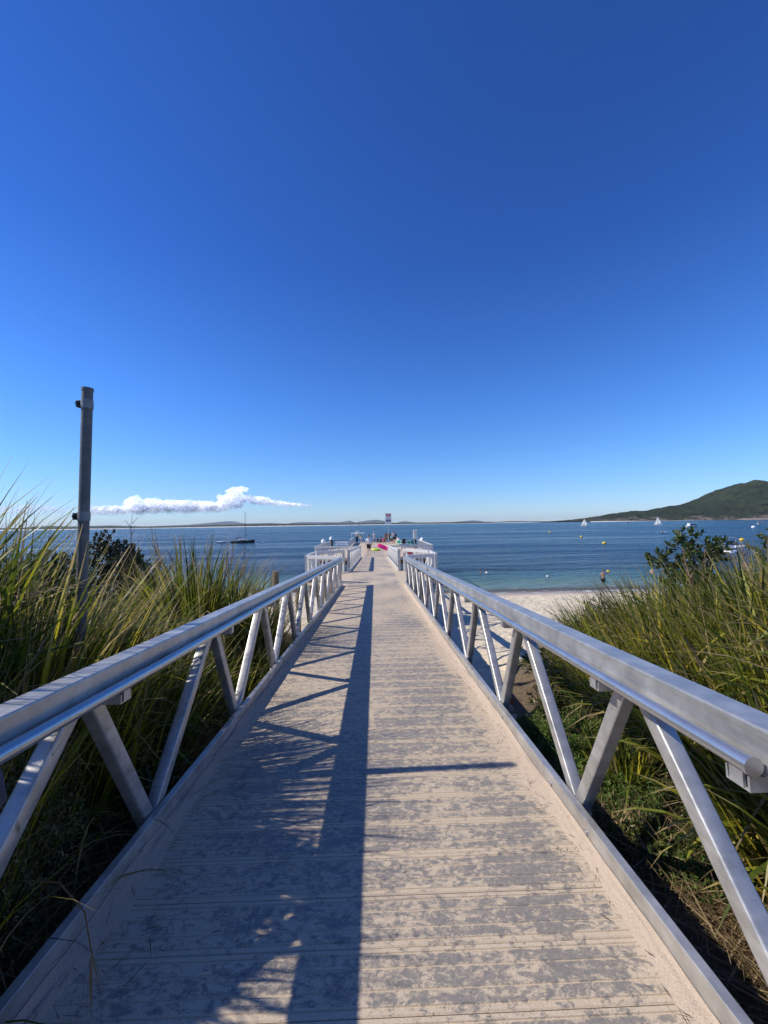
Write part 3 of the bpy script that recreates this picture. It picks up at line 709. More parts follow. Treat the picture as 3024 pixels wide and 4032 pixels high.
pole = empty('pole', (-1.83, 2.5, 2.9), 'tall dull grey metal pole with two clamp bands in the grass', 'pole')
PT = Vector((.052, 0, 3.40)); PBOT = Vector((-.012, 0, 0))
def pp(z): return PBOT.lerp(PT, z/3.40)
m = MB(); m.tube([pp(0), pp(3.40)], .0305, 28); m.build('shaft', M_pole, pole)
for z, in ((3.30,), (2.58,)):
    c = pp(z); m = MB(); m.tube([c-Vector((0, 0, .028)), c+Vector((0, 0, .028))], .0345, 28, True, True)
    b = m.build('clamp_band', M_clamp, pole)
    m = MB(); m.box(c.x-.054, c.x-.028, -.026, .006, c.z-.022, c.z+.022, .003); m.tube([(c.x-.043, -.034, c.z), (c.x-.043, .026, c.z)], .009, 8); m.build('clamp_bolt', M_black, b)
c = pp(3.40); m = MB(); m.tube([c+Vector((0, 0, -.012)), c+Vector((0, 0, .006))], .0335, 28); m.build('pole_cap', M_pole, pole)

for (x, y, zt, lb) in ((-2.51, 10, 4.23, 'short round timber post standing behind the left railing by the seeding grass'), (-2.34, 12, 3.5, 'lower round timber post seen through the left railing braces')):
    g = float(ground_h(np.array(x), np.array(y))); m = MB(); m.tube([(x, y, g-.2), (x+.01, y, (g+zt)/2), (x, y, zt-.02), (x, y, zt)], [.088, .085, .083, .07], 14)
    tag(m.build('timber_post', M_wood), lb, 'post', 'old timber posts beside the ramp')
g = float(ground_h(np.array(1.75), np.array(5.0))); m = MB(); m.box(-.055, .055, -.115, .115, -.02, .085, .005)
b = m.build('brick', M_brick); b.location = (1.72, 5.1, g+.03); b.rotation_euler = (.1, .15, .5); tag(b, 'orange brick lying on the sand beside the right railing', 'brick')
rk2 = simple('sandstone', (.42, .34, .26), .9, 0, .2, 20, .4)
for x, y, r, lb in ((1.62, 4.75, .12, 'pale rounded stone on the sand next to the orange brick'), (1.35, 3.05, .13, 'dark shaded rock under the right edge of the ramp')):
    g = float(ground_h(np.array(x), np.array(y))); m = MB(); m.ball((0, 0, 0), (r, r*.8, r*.55), 12, 8)
    o = m.build('rock', rk2); o.location = (x, y, g+.03); tag(o, lb, 'rock')

# ------------------------------------------------------------------ vegetation
def blades(base, az, L, w, th0, th1, rnd, dry, seg=6, twist=0.25, kink=None):
    n = len(base); t = np.linspace(0, 1, seg+1); P = np.zeros((n, seg+1, 3)); P[:, 0] = base
    dirx, diry = np.cos(az), np.sin(az)
    for i in range(seg):
        tm = (t[i]+t[i+1])/2; th = th0+th1*tm**1.5
        if kink is not None: th = th+kink*(tm > .55)
        st = (L/seg); P[:, i+1, 0] = P[:, i, 0]+dirx*np.sin(th)*st; P[:, i+1, 1] = P[:, i, 1]+diry*np.sin(th)*st; P[:, i+1, 2] = P[:, i, 2]+np.cos(th)*st
    tw = twist*np.random.randn(n)
    wx, wy = -diry*np.cos(tw)+dirx*np.sin(tw), dirx*np.cos(tw)+diry*np.sin(tw)
    wz = np.random.randn(n)*.25
    W = np.stack([wx, wy, wz], -1)[:, None, :]
    prof = (np.clip(1-t**2.2, 0, 1)*(.65+.35*np.minimum(1, t*4)))*.5; prof[-1] = .02
    off = W*(w[:, None]*prof[None, :])[:, :, None]
    V = np.stack([P-off, P+off], 2).reshape(n, -1, 3)       # (n, (seg+1)*2, 3)
    f = np.array([[2*i, 2*i+1, 2*i+3, 2*i+2] for i in range(seg)])
    F = (f[None]+(np.arange(n)*(seg+1)*2)[:, None, None]).reshape(-1, 4)
    A = dict(rnd=np.repeat(rnd, (seg+1)*2), dry=np.repeat(dry, (seg+1)*2), along=np.tile(np.repeat(t, 2), n))
    return V.reshape(-1, 3), F, A
def join(parts):
    V = []; F = []; A = {}; o = 0
    for v, f, a in parts:
        V.append(v); F.append(f+o); o += len(v)
        for k_, x in a.items(): A.setdefault(k_, []).append(x)
    return np.concatenate(V), np.concatenate(F), {k_: np.concatenate(x) for k_, x in A.items()}
NOGO = 1.24
def tussock(cx, cy, R, n, Lm, m, label, bias=(0, 0), wid=.011, dryf=.12, group='strap leaved grass tussocks', up=.25, seeds=0, name='grass_tussock', zoff=0):
    rr = R*np.sqrt(np.random.rand(n)); a = np.random.rand(n)*2*np.pi
    bx, by = cx+rr*np.cos(a)*1., cy+rr*np.sin(a)
    if cx > 0: bx = np.maximum(bx, NOGO+.02)
    else: bx = np.minimum(bx, -NOGO-.02)
    bz = ground_h(bx, by)-.03+zoff
    vx, vy = np.cos(a)*(rr/R)+bias[0]+.34*np.random.randn(n), np.sin(a)*(rr/R)+bias[1]+.34*np.random.randn(n)
    az = np.arctan2(vy, vx); mag = np.hypot(vx, vy)
    L = Lm*(.55+.55*np.random.rand(n)); th0 = np.clip(up*mag, .02, .9); th1 = .15+1.15*np.random.rand(n)**1.6*np.clip(mag, .5, 1.5)
    rnd = np.clip(np.random.rand(n)**.85*.95+.1*np.random.randn(n)+random.uniform(-.12, .16), 0, 1); dry = (np.random.rand(n) < dryf)*(.6+.4*np.random.rand(n))
    kink = (np.random.rand(n) < .10)*np.random.uniform(.6, 1.6, n)
    w = wid*2.35*(.40+1.0*np.random.rand(n)**1.3)
    parts = [blades(np.stack([bx, by, bz], -1), az, L, w, th0, th1, rnd, dry, 7, .5, kink)]
    nd = int(n*.35)                                     # short dead leaves round the base
    i = np.random.randint(0, n, nd)
    parts.append(blades(np.stack([bx[i], by[i], bz[i]], -1)+np.random.randn(nd, 3)*.03, az[i]+np.random.randn(nd)*.8, L[i]*.55, w[i]*.36, np.full(nd, .7), np.random.uniform(.6, 1.6, nd), rnd[i], np.full(nd, .95), 7, .6))
    keep = []
    for (v_, f_, a_) in parts:               # the near edge of the deck is walked clear: no broad blade lies across it
        nb = len(v_)//16; vv = v_.reshape(nb, 16, 3)
        bad = (np.abs(vv[:, :, 0]).min(1) < 1.0) & (vv[:, :, 1].min(1) < 5.2)
        ok = ~bad; A_ = {k2: x_.reshape(nb, 16)[ok].ravel() for k2, x_ in a_.items()}; nk = int(ok.sum())
        ff = f_.reshape(nb, -1, 4)[:1]; keep.append((vv[ok].reshape(-1, 3), (ff+(np.arange(nk)*16)[:, None, None]).reshape(-1, 4), A_))
    V, F, A = join(keep)
    o = tag(link(name, np_mesh(name, V-np.array([cx, cy, 0]), F, A), m), label, 'grass', group); o.location = (cx, cy, 0)
    for s_ in range(seeds):
        q = random.random()*6.28; sx, sy = cx+R*.7*math.cos(q), cy+R*.7*math.sin(q)
        if cx < 0: sx = min(sx, -NOGO-.05)
        else: sx = max(sx, NOGO+.05)
        sz = float(ground_h(np.array(sx), np.array(sy))); Ls = Lm*random.uniform(.85, 1.08)
        lx, ly = .16*math.cos(q)*Ls+bias[0]*.1, .16*math.sin(q)*Ls
        st = MB(); p1 = Vector((sx+lx-cx, sy+ly-cy, sz+Ls)); p0 = Vector((sx-cx, sy-cy, sz)); st.tube([p0, p0.lerp(p1, .5)-Vector((lx*.1, 0, 0)), p1], [.003, .0025, .0015], 4, False)
        sto = st.build('stalk', M_seed, o); me_ = sto.data
        k_ = 90; t_ = np.random.rand(k_)**.8*.30; d_ = np.array(p0-p1)/np.linalg.norm(np.array(p0-p1))
        B = np.array(p1)[None]+d_[None]*t_[:, None]*Ls*.95
        v, f, a_ = blades(B, np.random.rand(k_)*6.28, .025+.05*np.random.rand(k_)*(t_/.3+.3), np.full(k_, .007), np.random.uniform(.1, .8, k_), np.full(k_, .4), np.random.rand(k_), np.full(k_, .2), 2, 1.)
        link('seed_head', np_mesh('seed_head', v, f, a_), M_seed, o)
    return o
TL = [  # left bank: x, y, R, n, length, bias, wid, seeds, label
 (-2.55, 1.55, .42, 520, 1.45, (.35, 0), .015, 1, 'tall broad grass clump nearest the camera on the left edge'),
 (-3.15, 2.35, .50, 560, 1.60, (.25, .1), .015, 1, 'tallest upright grass clump left of the grey pole, tips against the sky'),
 (-2.35, 2.55, .42, 520, 1.15, (.45, .1), .014, 0, 'dense grass clump at the foot of the grey pole'),
 (-3.7, 3.3, .5, 420, 1.2, (.3, 0), .014, 0, 'grass clump behind the tallest one at the left edge'),
 (-2.75, 3.45, .48, 540, .80, (.6, 0), .013, 0, 'grass clump just behind the grey pole below the dark shrubs'),
 (-1.80, 1.45, .34, 620, 1.25, (.1, 0), .011, 0, 'low shaded grass clump hugging the left railing near the camera'),
 (-2.15, 2.35, .34, 620, 1.65, (.12, 0), .013, 0, 'tall dense grass clump between the left railing and the grey pole'),
 (-1.92, 2.20, .32, 640, 1.40, (.15, 0), .012, 0, 'shaded grass clump touching the left railing, second from the camera'),
 (-1.80, 2.85, .34, 500, 1.12, (.35, 0), .012, 0, 'grass clump pushing against the left railing, its blades crossing the rail'),
 (-2.05, 3.75, .40, 520, .98, (.8, -.1), .011, 0, 'pale grass clump with long blades lying over the left rail'),
 (-2.75, 4.5, .45, 460, .72, (.7, 0), .011, 0, 'grass clump with straw blades sweeping right in front of the dark shrubs'),
 (-1.65, 4.45, .26, 300, .85, (.3, 0), .010, 0, 'small grass clump close behind the left railing in the middle'),
 (-2.45, 5.6, .48, 760, 1.72, (.1, 0), .012, 7, 'grass clump with brown seed heads left of the timber post'),
 (-2.05, 6.3, .42, 620, 1.62, (.1, 0), .011, 6, 'farther grass clump with tall seed heads next to the timber post'),
 (-3.2, 6.0, .45, 520, 1.42, (-.2, 0), .011, 5, 'grass clump with drooping seed heads in front of the water on the left'),
 (-1.55, 5.35, .22, 320, .95, (.15, 0), .010, 0, 'grass clump pressed behind the left railing braces'),
 (-1.52, 6.3, .20, 340, 1.0, (.25, 0), .009, 1, 'last grass clump at the left kerb, blades spilling onto the deck'),
]
for (x, y, R, n, L, bi, wd, sd, lb) in TL: tussock(x, y, R, n, L*(1.14 if x < -2.2 and y < 5 else 1.04), M_bladeL, lb, bi, wd, .09, 'strap leaved grass clumps on the left bank', .26, sd)
TR = [
 (3.0, 1.5, .42, 520, 1.15, (-.9, .1), .017, 0, 'near grass clump at the right edge with broad yellow leaves lying over'),
 (2.25, 1.25, .30, 420, .85, (-.5, 0), .015, 0, 'grass clump under the near end of the right handrail'),
 (2.45, 2.1, .38, 500, .95, (-.6, .1), .015, 0, 'grass clump below the right handrail by the second bracket'),
 (3.4, 2.3, .48, 560, 1.15, (-.8, .1), .016, 0, 'thick yellow green clump right of centre on the right bank'),
 (2.7, 2.95, .42, 520, 1.05, (-.7, .1), .013, 0, 'grass clump behind the middle of the right handrail'),
 (4.2, 2.9, .48, 460, 1.2, (-.5, 0), .014, 1, 'grass clump at the far right edge below the leafy shrub'),
 (3.5, 3.4, .48, 560, 1.15, (-.45, .1), .013, 2, 'upright grass clump with pale stalks in front of the leafy shrub'),
 (2.75, 3.9, .42, 500, .95, (-.7, .1), .011, 0, 'grass clump sweeping down towards the beach'),
 (4.4, 4.0, .5, 480, 1.15, (-.2, .1), .012, 2, 'tall grass clump with seed stalks under the right shrub'),
 (3.6, 4.6, .46, 500, 1.1, (-.5, .2), .011, 1, 'grass clump left of the leafy shrub against the water'),
 (2.75, 4.9, .38, 420, .8, (-.7, .1), .010, 0, 'low grass clump at the edge of the sand'),
 (5.2, 4.9, .5, 380, 1.1, (-.2, 0), .012, 1, 'grass clump at the right edge behind the shrubs'),
 (4.4, 5.6, .48, 420, .9, (-.3, .2), .010, 0, 'grass clump beyond the leafy shrub nearest the water'),
 (3.4, 5.7, .4, 380, .75, (-.5, .2), .009, 0, 'outermost low grass clump overlapping the beach'),
 (2.05, .95, .26, 300, .75, (-.2, 0), .013, 0, 'grass clump lowest on the right bank by the frame edge'),
 (2.15, 1.75, .26, 320, .70, (-.35, 0), .012, 0, 'drooping grass clump between the dead leaves and the right rail'),
 (1.95, 3.0, .18, 160, .5, (-.2, 0), .009, 0, 'small tuft among the green ground herbs by the right kerb'),
]
for (x, y, R, n, L, bi, wd, sd, lb) in TR: tussock(x, y, R, n, L*1.15, M_bladeR, lb, bi, wd, .12, 'strap leaved grass clumps on the right bank', .30, sd)

def leaf_quads(C, D, Nn, L, W):
    """diamond leaves: centre base C, direction D, normal-ish Nn"""
    side = np.cross(D, Nn); side /= np.linalg.norm(side, axis=1)[:, None]+1e-9; nn = np.cross(side, D)
    L = L[:, None]; W = W[:, None]
    v = np.stack([C, C+D*L*.32+side*W*.5-nn*W*.08, C+D*L*.72+side*W*.42-nn*W*.05, C+D*L+nn*(-L*.10), C+D*L*.72-side*W*.42-nn*W*.05, C+D*L*.32-side*W*.5-nn*W*.08], 1)
    n = len(C); f = np.array([[0, 1, 5, 5], [1, 2, 4, 5], [2, 3, 4, 4]])
    q = np.array([[0, 1, 2, 5], [5, 2, 3, 4]])
    F = (q[None]+(np.arange(n)*6)[:, None, None]).reshape(-1, 4)
    return v.reshape(-1, 3), F
def unit(a): return a/(np.linalg.norm(a, axis=1)[:, None]+1e-9)
def herb_mound(name, pts, n, leaf, m, label, cat, h=.12, kind=None, group=None, clipx=None):
    """pts: list of (x, y, r, height above ground)"""
    Cs = []
    w_ = np.array([p[2]**2 for p in pts]); w_ = w_/w_.sum()
    for (x, y, r, hh), q in zip(pts, w_):
        k_ = int(n*q)+1; a = np.random.rand(k_)*6.28; rr = r*np.sqrt(np.random.rand(k_)); u = rr/r
        X, Y = x+rr*np.cos(a), y+rr*np.sin(a)
        lump = .5+.9*fbm(X*7, Y*7, 3, 2)
        Z = ground_h(X, Y)+hh*np.sqrt(np.clip(1-u*u, 0, 1))*lump*(.45+.55*np.random.rand(k_)**.6)
        Cs.append(np.stack([X, Y, Z], -1))
    C = np.concatenate(Cs)
    if clipx: C = C[(C[:, 0] > clipx[0]) & (C[:, 0] < clipx[1])]
    k_ = len(C); D = unit(np.random.randn(k_, 3)*.8+np.array([0, 0, .8])); Nn = unit(np.random.randn(k_, 3)+np.array([0, 0, 1.]))
    V, F = leaf_quads(C, D, Nn, leaf*(.6+.8*np.random.rand(k_)), leaf*.30*(.6+.8*np.random.rand(k_)))
    A = dict(rnd=np.repeat(np.random.rand(k_), 6), dry=np.repeat((np.random.rand(k_) < .06)*.8, 6), along=np.zeros(k_*6))
    return tag(link(name, np_mesh(name, V, F, A), m), label, cat, group, kind)
herb_mound('ground_herb', [(1.65, 3.9, .35, .22), (1.75, 3.3, .38, .25), (1.85, 2.7, .3, .2), (1.6, 2.9, .3, .18), (2.2, 4.3, .4, .25), (1.9, 3.7, .4, .25), (2.4, 3.4, .4, .2), (1.75, 2.0, .22, .14), (2.0, 1.45, .22, .14), (1.65, 1.35, .14, .1)], 30000, .030, M_herb, 'bright green feathery ground herb between the right kerb and the grass', 'ground cover', kind='stuff', clipx=(1.26, 9))
herb_mound('fleshy_herb', [(1.7, 2.15, .28, .14), (1.6, 2.35, .25, .12), (1.95, 2.3, .25, .12)], 3500, .04, M_oval, 'dark green small leaved herb at the foot of the right bank', 'ground cover', kind='stuff', clipx=(1.26, 9))
herb_mound('grey_herb', [(-1.44, 1.76, .20, 1.28), (-1.66, 1.80, .27, 1.36), (-1.40, 1.52, .14, 1.15), (-1.75, 1.55, .25, 1.2)], 22000, .016, M_herbgrey, 'pale grey green fine leaved bush spilling over the near left rail', 'bush')
herb_mound('grey_herb', [(-1.5, 1.75, .2, .45), (-1.45, 1.2, .2, .35), (-1.5, 2.3, .2, .3)], 6000, .022, M_herbgrey, 'fine leaved herb in the shade behind the near left braces', 'bush', clipx=(-9, -1.22))

def litter(name, pts, n, L, m, label, zoff=0.0, kind='stuff', spread=1.0, clip=None):
    B = []
    for (x0, x1, y0, y1, q) in pts:
        k_ = int(n*q); X = np.random.uniform(x0, x1, k_); Y = np.random.uniform(y0, y1, k_); B.append(np.stack([X, Y, ground_h(X, Y)+.01+.06*np.random.rand(k_)**2+zoff], -1))
    B = np.concatenate(B); k_ = len(B)
    v, f, a = blades(B, np.random.rand(k_)*6.28, L*(.4+np.random.rand(k_)), np.full(k_, .006)*(.6+np.random.rand(k_)), np.random.uniform(.9, 1.7, k_), np.random.uniform(-.3, .5, k_), np.random.rand(k_), np.full(k_, .0), 3, .8)
    return tag(link(name, np_mesh(name, v, f, a), m), label, 'leaf litter', kind=kind)
litter('leaf_litter', [(1.5, 2.6, .2, 2.4, .6), (2.0, 3.0, 2.4, 5.5, .2), (1.3, 1.7, 1.0, 3, .1), (3, 5, 1, 5, .1)], 12000, .22, M_litter, 'dry straw and dead leaves matted over the right bank')
litter('leaf_litter', [(-3.2, -1.3, .2, 4.6, .6), (-2.6, -1.3, 4.6, 8.5, .4)], 5500, .22, M_litter, 'dead stems and leaves under the grass on the left bank')
# dry bits on the deck
def deck_bits(label, n, xs, ys, L, seed, nm='dry_debris'):
    rs = np.random.RandomState(seed); X = xs(n, rs); Y = ys(n, rs); B = np.stack([X, Y, .004+.012*rs.rand(n)], -1)
    v, f, a = blades(B, rs.rand(n)*6.28, L*(.3+rs.rand(n)), np.full(n, .0028)*(.5+rs.rand(n)), rs.uniform(1.42, 1.6, n), rs.uniform(-.1, .1, n), rs.rand(n)*.5, np.zeros(n), 3, .5)
    o = link(nm, np_mesh(nm, v, f, a), M_litter); o.location = (0, 0, Z0); o.rotation_euler = (RX, 0, 0); return tag(o, label, 'debris', kind='stuff')
deck_bits('fine dry twigs and grass bits on the sand by the right kerb', 420, lambda n, r: 1.05-.16*np.abs(r.randn(n)*.6), lambda n, r: r.uniform(.8, 8, n), .045, 1)
deck_bits('dry stems lying on the deck along the left kerb', 420, lambda n, r: -1.05+.18*np.abs(r.randn(n)), lambda n, r: r.uniform(.8, 7.2, n), .08, 2)
deck_bits('scattered dry specks over the middle of the planks', 160, lambda n, r: r.uniform(-1, 1, n), lambda n, r: r.uniform(1, 9, n), .02, 3)

# blades that lean across the left kerb onto the deck
def overhang():
    ps = []
    for (y0, y1, n, L) in ((1.2, 3.2, 46, .75), (3.2, 4.6, 18, .5), (5.7, 6.7, 46, .6)):
        Y = np.random.uniform(y0, y1, n); X = np.random.uniform(-1.45, -1.26, n); Z = ground_h(X, Y)+.25*np.random.rand(n)
        ps.append(blades(np.stack([X, Y, Z], -1), np.random.uniform(-.7, .7, n), L*(.6+.6*np.random.rand(n)), .007*(.5+np.random.rand(n)), np.random.uniform(.15, .6, n), np.random.uniform(.8, 1.9, n), np.random.rand(n), (np.random.rand(n) < .35)*.9, 8, .4))
    V, F, A = join(ps); tag(link('overhanging_grass', np_mesh('overhanging_grass', V, F, A), M_bladeL), 'loose grass blades drooping through the left railing over the kerb', 'grass', kind='stuff')
overhang()
# dry drooping seed stalk in the left foreground
st = empty('dry_seed_stalk', (-.86, 1.30, 3.95), 'dry drooping grass head hanging over the left kerb in the foreground', 'grass')
m = MB(); m.tube([(-.32, .12, .22), (-.15, .05, .27), (-.03, 0, .22), (0, -.01, .10)], [.003, .0025, .0022, .0018], 5, False); m.build('stalk', M_seed, st)
k_ = 16; v, f, a = blades(np.zeros((k_, 3))+np.array([0, -.01, .10]), np.random.rand(k_)*6.28, np.random.uniform(.14, .26, k_), np.full(k_, .003), np.full(k_, 3.0)+np.random.randn(k_)*.10, np.full(k_, .12), np.random.rand(k_), np.full(k_, .0), 5, .3)
link('seed_head', np_mesh('seed_head', v, f, a), M_seed, st)

def shrub(name, cx, cy, base_z, crowns, nros, leaf, lw, m, bark, label, cat='shrub', group=None, nleaf=9, openess=.5, seed=0, upb=.5):
    """crowns: ellipsoids (dx, dy, z, rx, ry, rz) that hold twig ends; leaves sit in rosettes at the twig ends"""
    rs = np.random.RandomState(seed); R = empty(name, (cx, cy, base_z), label, cat, group)
    vol = np.array([c[3]*c[4]*c[5] for c in crowns]); vol = vol/vol.sum(); T = []; U = []
    for c, q in zip(crowns, vol):
        k_ = max(4, int(nros*q)); d = unit(rs.randn(k_, 3)); rr = (rs.rand(k_)**openess)[:, None]
        p = d*rr*np.array(c[3:6])+np.array([c[0], c[1], c[2]-base_z]); T.append(p); U.append(unit(d*.9+np.array([0, 0, upb])))
    T = np.concatenate(T); U = np.concatenate(U); n = len(T)
    C = np.repeat(T, nleaf, 0); Ud = np.repeat(U, nleaf, 0); ph = rs.rand(n*nleaf)*6.28; lev = np.tile(np.linspace(0, 1, nleaf), n)
    a1 = unit(np.cross(Ud, rs.randn(n*nleaf, 3))); 
    spread = (.35+.9*(1-lev))[:, None]
    D = unit(Ud*(1-.45*spread)+a1*spread); C = C-Ud*(leaf*.9*(1-lev))[:, None]
    V, F = leaf_quads(C, D, unit(Ud+rs.randn(n*nleaf, 3)*.3), leaf*(.7+.5*rs.rand(n*nleaf)), lw*(.8+.4*rs.rand(n*nleaf)))
    rn = np.repeat(rs.rand(n*nleaf)*.7+np.repeat(rs.rand(n), nleaf)*.3, 6)
    link('foliage', np_mesh('foliage', V, F, dict(rnd=rn, dry=np.repeat((rs.rand(n*nleaf) < .03)*.7, 6), along=np.zeros(len(V)))), m, R)
    # limbs: trunk nodes and twigs
    mb = MB(); nodes = [Vector((0, 0, -.15)), Vector((.02, 0, .1))]
    cc = []
    for c in crowns:
        q = Vector((c[0]*.8, c[1]*.8, c[2]-base_z-c[5]*.45)); mb.tube([(0, 0, -.15), Vector((0, 0, .0)).lerp(q, .5)+Vector((rs.randn()*.05, rs.randn()*.05, 0)), q], [.028, .018, .010], 7); cc.append(q)
    sel = rs.choice(n, min(n, 150), replace=False)
    for i in sel:
        p = Vector(T[i]); q = min(cc, key=lambda a_: (a_-p).length); mid = q.lerp(p, .55)+Vector(rs.randn(3)*.04); mb.tube([q, mid, p], [.008, .005, .0025], 4, False)
    mb.build('branch', bark, R); return R
gh = lambda x, y: float(ground_h(np.array(float(x)), np.array(float(y))))
# right: glossy oval leaves
shrub('leafy_shrub', 4.65, 5.5, gh(4.65, 5.5)-.05, [(-.02, 0, 5.02, .26, .3, .26), (-.42, .05, 4.80, .24, .25, .18), (.0, 0, 4.55, .42, .4, .36), (.32, 0, 4.95, .20, .25, .24), (-.05, -.1, 4.1, .45, .4, .4)], 420, .082, .030, M_oval, M_bark, 'leafy shrub with glossy oval leaves in front of the moored boats', group='oval leaved shrubs on the right bank', nleaf=9, openess=.5, seed=1, upb=.9)
shrub('leafy_shrub', 5.55, 5.0, gh(5.55, 5.0)-.05, [(0, 0, 4.95, .42, .4, .42), (.35, 0, 5.05, .4, .4, .45), (0, 0, 4.4, .6, .5, .45)], 420, .072, .026, M_oval, M_bark, 'browner leafy shrub cut by the right edge of the picture', group='oval leaved shrubs on the right bank', nleaf=9, openess=.5, seed=2, upb=.9)
shrub('leafy_shrub', 3.05, 5.6, gh(3.05, 5.6)-.05, [(.3, 0, 4.0, .35, .3, .3), (0, 0, 3.75, .45, .35, .3)], 150, .06, .022, M_oval, M_bark, 'low leafy shrub in the grass in front of the wading man', group='oval leaved shrubs on the right bank', nleaf=8, openess=.5, seed=3, upb=.9)
shrub('leafy_shrub', 2.62, 5.9, gh(2.62, 5.9)-.05, [(0, 0, 3.55, .22, .2, .28), (-.25, .1, 3.3, .25, .2, .2)], 60, .05, .018, M_oval, M_bark, 'small sprig shrub standing against the beach sand', group='oval leaved shrubs on the right bank', nleaf=8, openess=.5, seed=4, upb=.9)
shrub('leafy_shrub', 1.98, 4.35, gh(1.98, 4.35)-.05, [(0, 0, 3.45, .2, .2, .22)], 40, .05, .018, M_oval, M_bark, 'little dark sprig just outside the right rail by the sand', group='oval leaved shrubs on the right bank', nleaf=8, openess=.5, seed=14, upb=.9)
shrub('leafy_shrub', -2.25, 1.42, gh(-2.25, 1.42)-.05, [(0, 0, 5.0, .34, .30, .50), (.05, .18, 4.6, .40, .34, .5), (.1, -.05, 4.3, .45, .32, .4), (.1, .3, 5.25, .28, .32, .38), (.05, .55, 4.8, .25, .25, .4)], 1500, .075, .034, M_oval, M_bark, 'tall leafy bush just outside the left edge, shading the near planks', nleaf=9, openess=.4, seed=21, upb=.9)
# left: dark coastal shrubs with tight rosettes
GS = 'dark coastal shrubs on the left bank'
shrub('coastal_shrub', -5.35, 8.0, gh(-5.35, 8), [(0, 0, 4.65, .66, .5, .54), (-.1, 0, 5.12, .28, .3, .28), (.35, 0, 4.75, .4, .4, .35), (.1, -.1, 4.0, .7, .5, .5)], 900, .062, .036, M_dark, M_bark, 'dark coastal shrub directly behind the grey pole, its top at the horizon', group=GS, nleaf=9, openess=.33, seed=5)
shrub('coastal_shrub', -6.7, 8.2, gh(-6.7, 8.2), [(0, 0, 4.55, .75, .5, .42), (.2, -.1, 4.0, .8, .5, .5)], 800, .062, .036, M_dark, M_bark, 'low dark coastal shrub left of the grey pole', group=GS, nleaf=9, openess=.33, seed=6)
shrub('coastal_shrub', -7.3, 7.2, gh(-7.3, 7.2), [(0, 0, 4.9, .5, .5, .40), (-.6, 0, 5.0, .4, .4, .35), (0, 0, 4.3, .9, .5, .5)], 420, .062, .034, M_dark, M_bark, 'dark shrub behind the tall grass at the left edge', group=GS, nleaf=9, openess=.33, seed=7)
shrub('coastal_shrub', -4.7, 8.1, gh(-4.7, 8.1), [(0, 0, 4.1, .42, .4, .55), (.15, 0, 4.45, .25, .3, .3), (0, -.1, 3.6, .5, .4, .4)], 420, .060, .034, M_dark, M_bark, 'dark coastal shrub with a bare twig standing out of it', group=GS, nleaf=9, openess=.33, seed=8)
shrub('coastal_shrub', -4.05, 8.3, gh(-4.05, 8.3), [(0, 0, 3.65, .38, .35, .42), (.2, .1, 3.95, .2, .2, .22), (-.2, 0, 3.2, .5, .4, .4)], 320, .058, .032, M_dark, M_bark, 'rightmost low dark shrub of the row, by the water', group=GS, nleaf=9, openess=.33, seed=9)
def dead_twig(x, y, z0, z1, label, seed):
    rs = random.Random(seed); m = MB(); H = z1-z0; P = [Vector((x+rs.uniform(-.012, .012)*i, y, z0+H*i/6)) for i in range(7)]
    m.tube(P, [.012*(1-i/7.5) for i in range(7)], 5, False)
    for i in range(22):
        t_ = rs.uniform(.05, .9); p = P[0].lerp(P[-1], t_); L = H*.28*(1-t_*.7)*rs.uniform(.5, 1.1); a_ = rs.uniform(0, 6.28)
        q = p+Vector((math.cos(a_)*L*.75, math.sin(a_)*L*.75, L*.75)); m.tube([p, p.lerp(q, .5)+Vector((rs.uniform(-.02, .02), 0, -.01)), q], [.005, .003, .002], 4, False)
        q2 = p.lerp(q, .6)+Vector((rs.uniform(-1, 1)*L*.3, 0, L*.35)); m.tube([p.lerp(q, .6), q2], [.003, .0015], 4, False)
    tag(m.build('bare_twig', M_twig), label, 'twig', 'bare dead twigs on the left bank')
dead_twig(-4.92, 8.0, 4.2, 5.72, 'tall bare dead twig rising above the horizon right of the pole', 1)
dead_twig(-4.25, 8.2, 3.9, 4.95, 'shorter bare dead twig against the water', 2)

# ------------------------------------------------------------------ people
J0 = dict(pelvis=(0, 0, .53), waist=(0, 0, .60), chest=(0, 0, .715), neck=(0, -.005, .815), chin=(0, .005, .865), head=(0, .008, .925), crown=(0, .0, .965),
          shL=(-.095, 0, .785), elL=(-.125, -.01, .635), wrL=(-.13, .02, .505), haL=(-.132, .03, .455), shR=(.095, 0, .785), elR=(.125, -.01, .635), wrR=(.13, .02, .505), haR=(.132, .03, .455),
          hiL=(-.048, 0, .50), knL=(-.05, .01, .28), anL=(-.05, -.005, .045), toL=(-.055, .075, .015), hiR=(.048, 0, .50), knR=(.05, .01, .28), anR=(.05, -.005, .045), toR=(.055, .075, .015))
RJ = dict(pelvis=.062, waist=.056, chest=.066, neck=.027, chin=.034, head=.046, crown=.036, sh=.034, el=.022, wr=.015, ha=.017, hi=.050, kn=.032, an=.020, to=.017)
EJ = [('pelvis', 'waist'), ('waist', 'chest'), ('chest', 'neck'), ('neck', 'chin'), ('chin', 'head'), ('head', 'crown'), ('chest', 'shL'), ('shL', 'elL'), ('elL', 'wrL'), ('wrL', 'haL'),
      ('chest', 'shR'), ('shR', 'elR'), ('elR', 'wrR'), ('wrR', 'haR'), ('pelvis', 'hiL'), ('hiL', 'knL'), ('knL', 'anL'), ('anL', 'toL'), ('pelvis', 'hiR'), ('hiR', 'knR'), ('knR', 'anR'), ('anR', 'toR')]
def rj(k_): return RJ[k_] if k_ in RJ else RJ[k_[:2]]
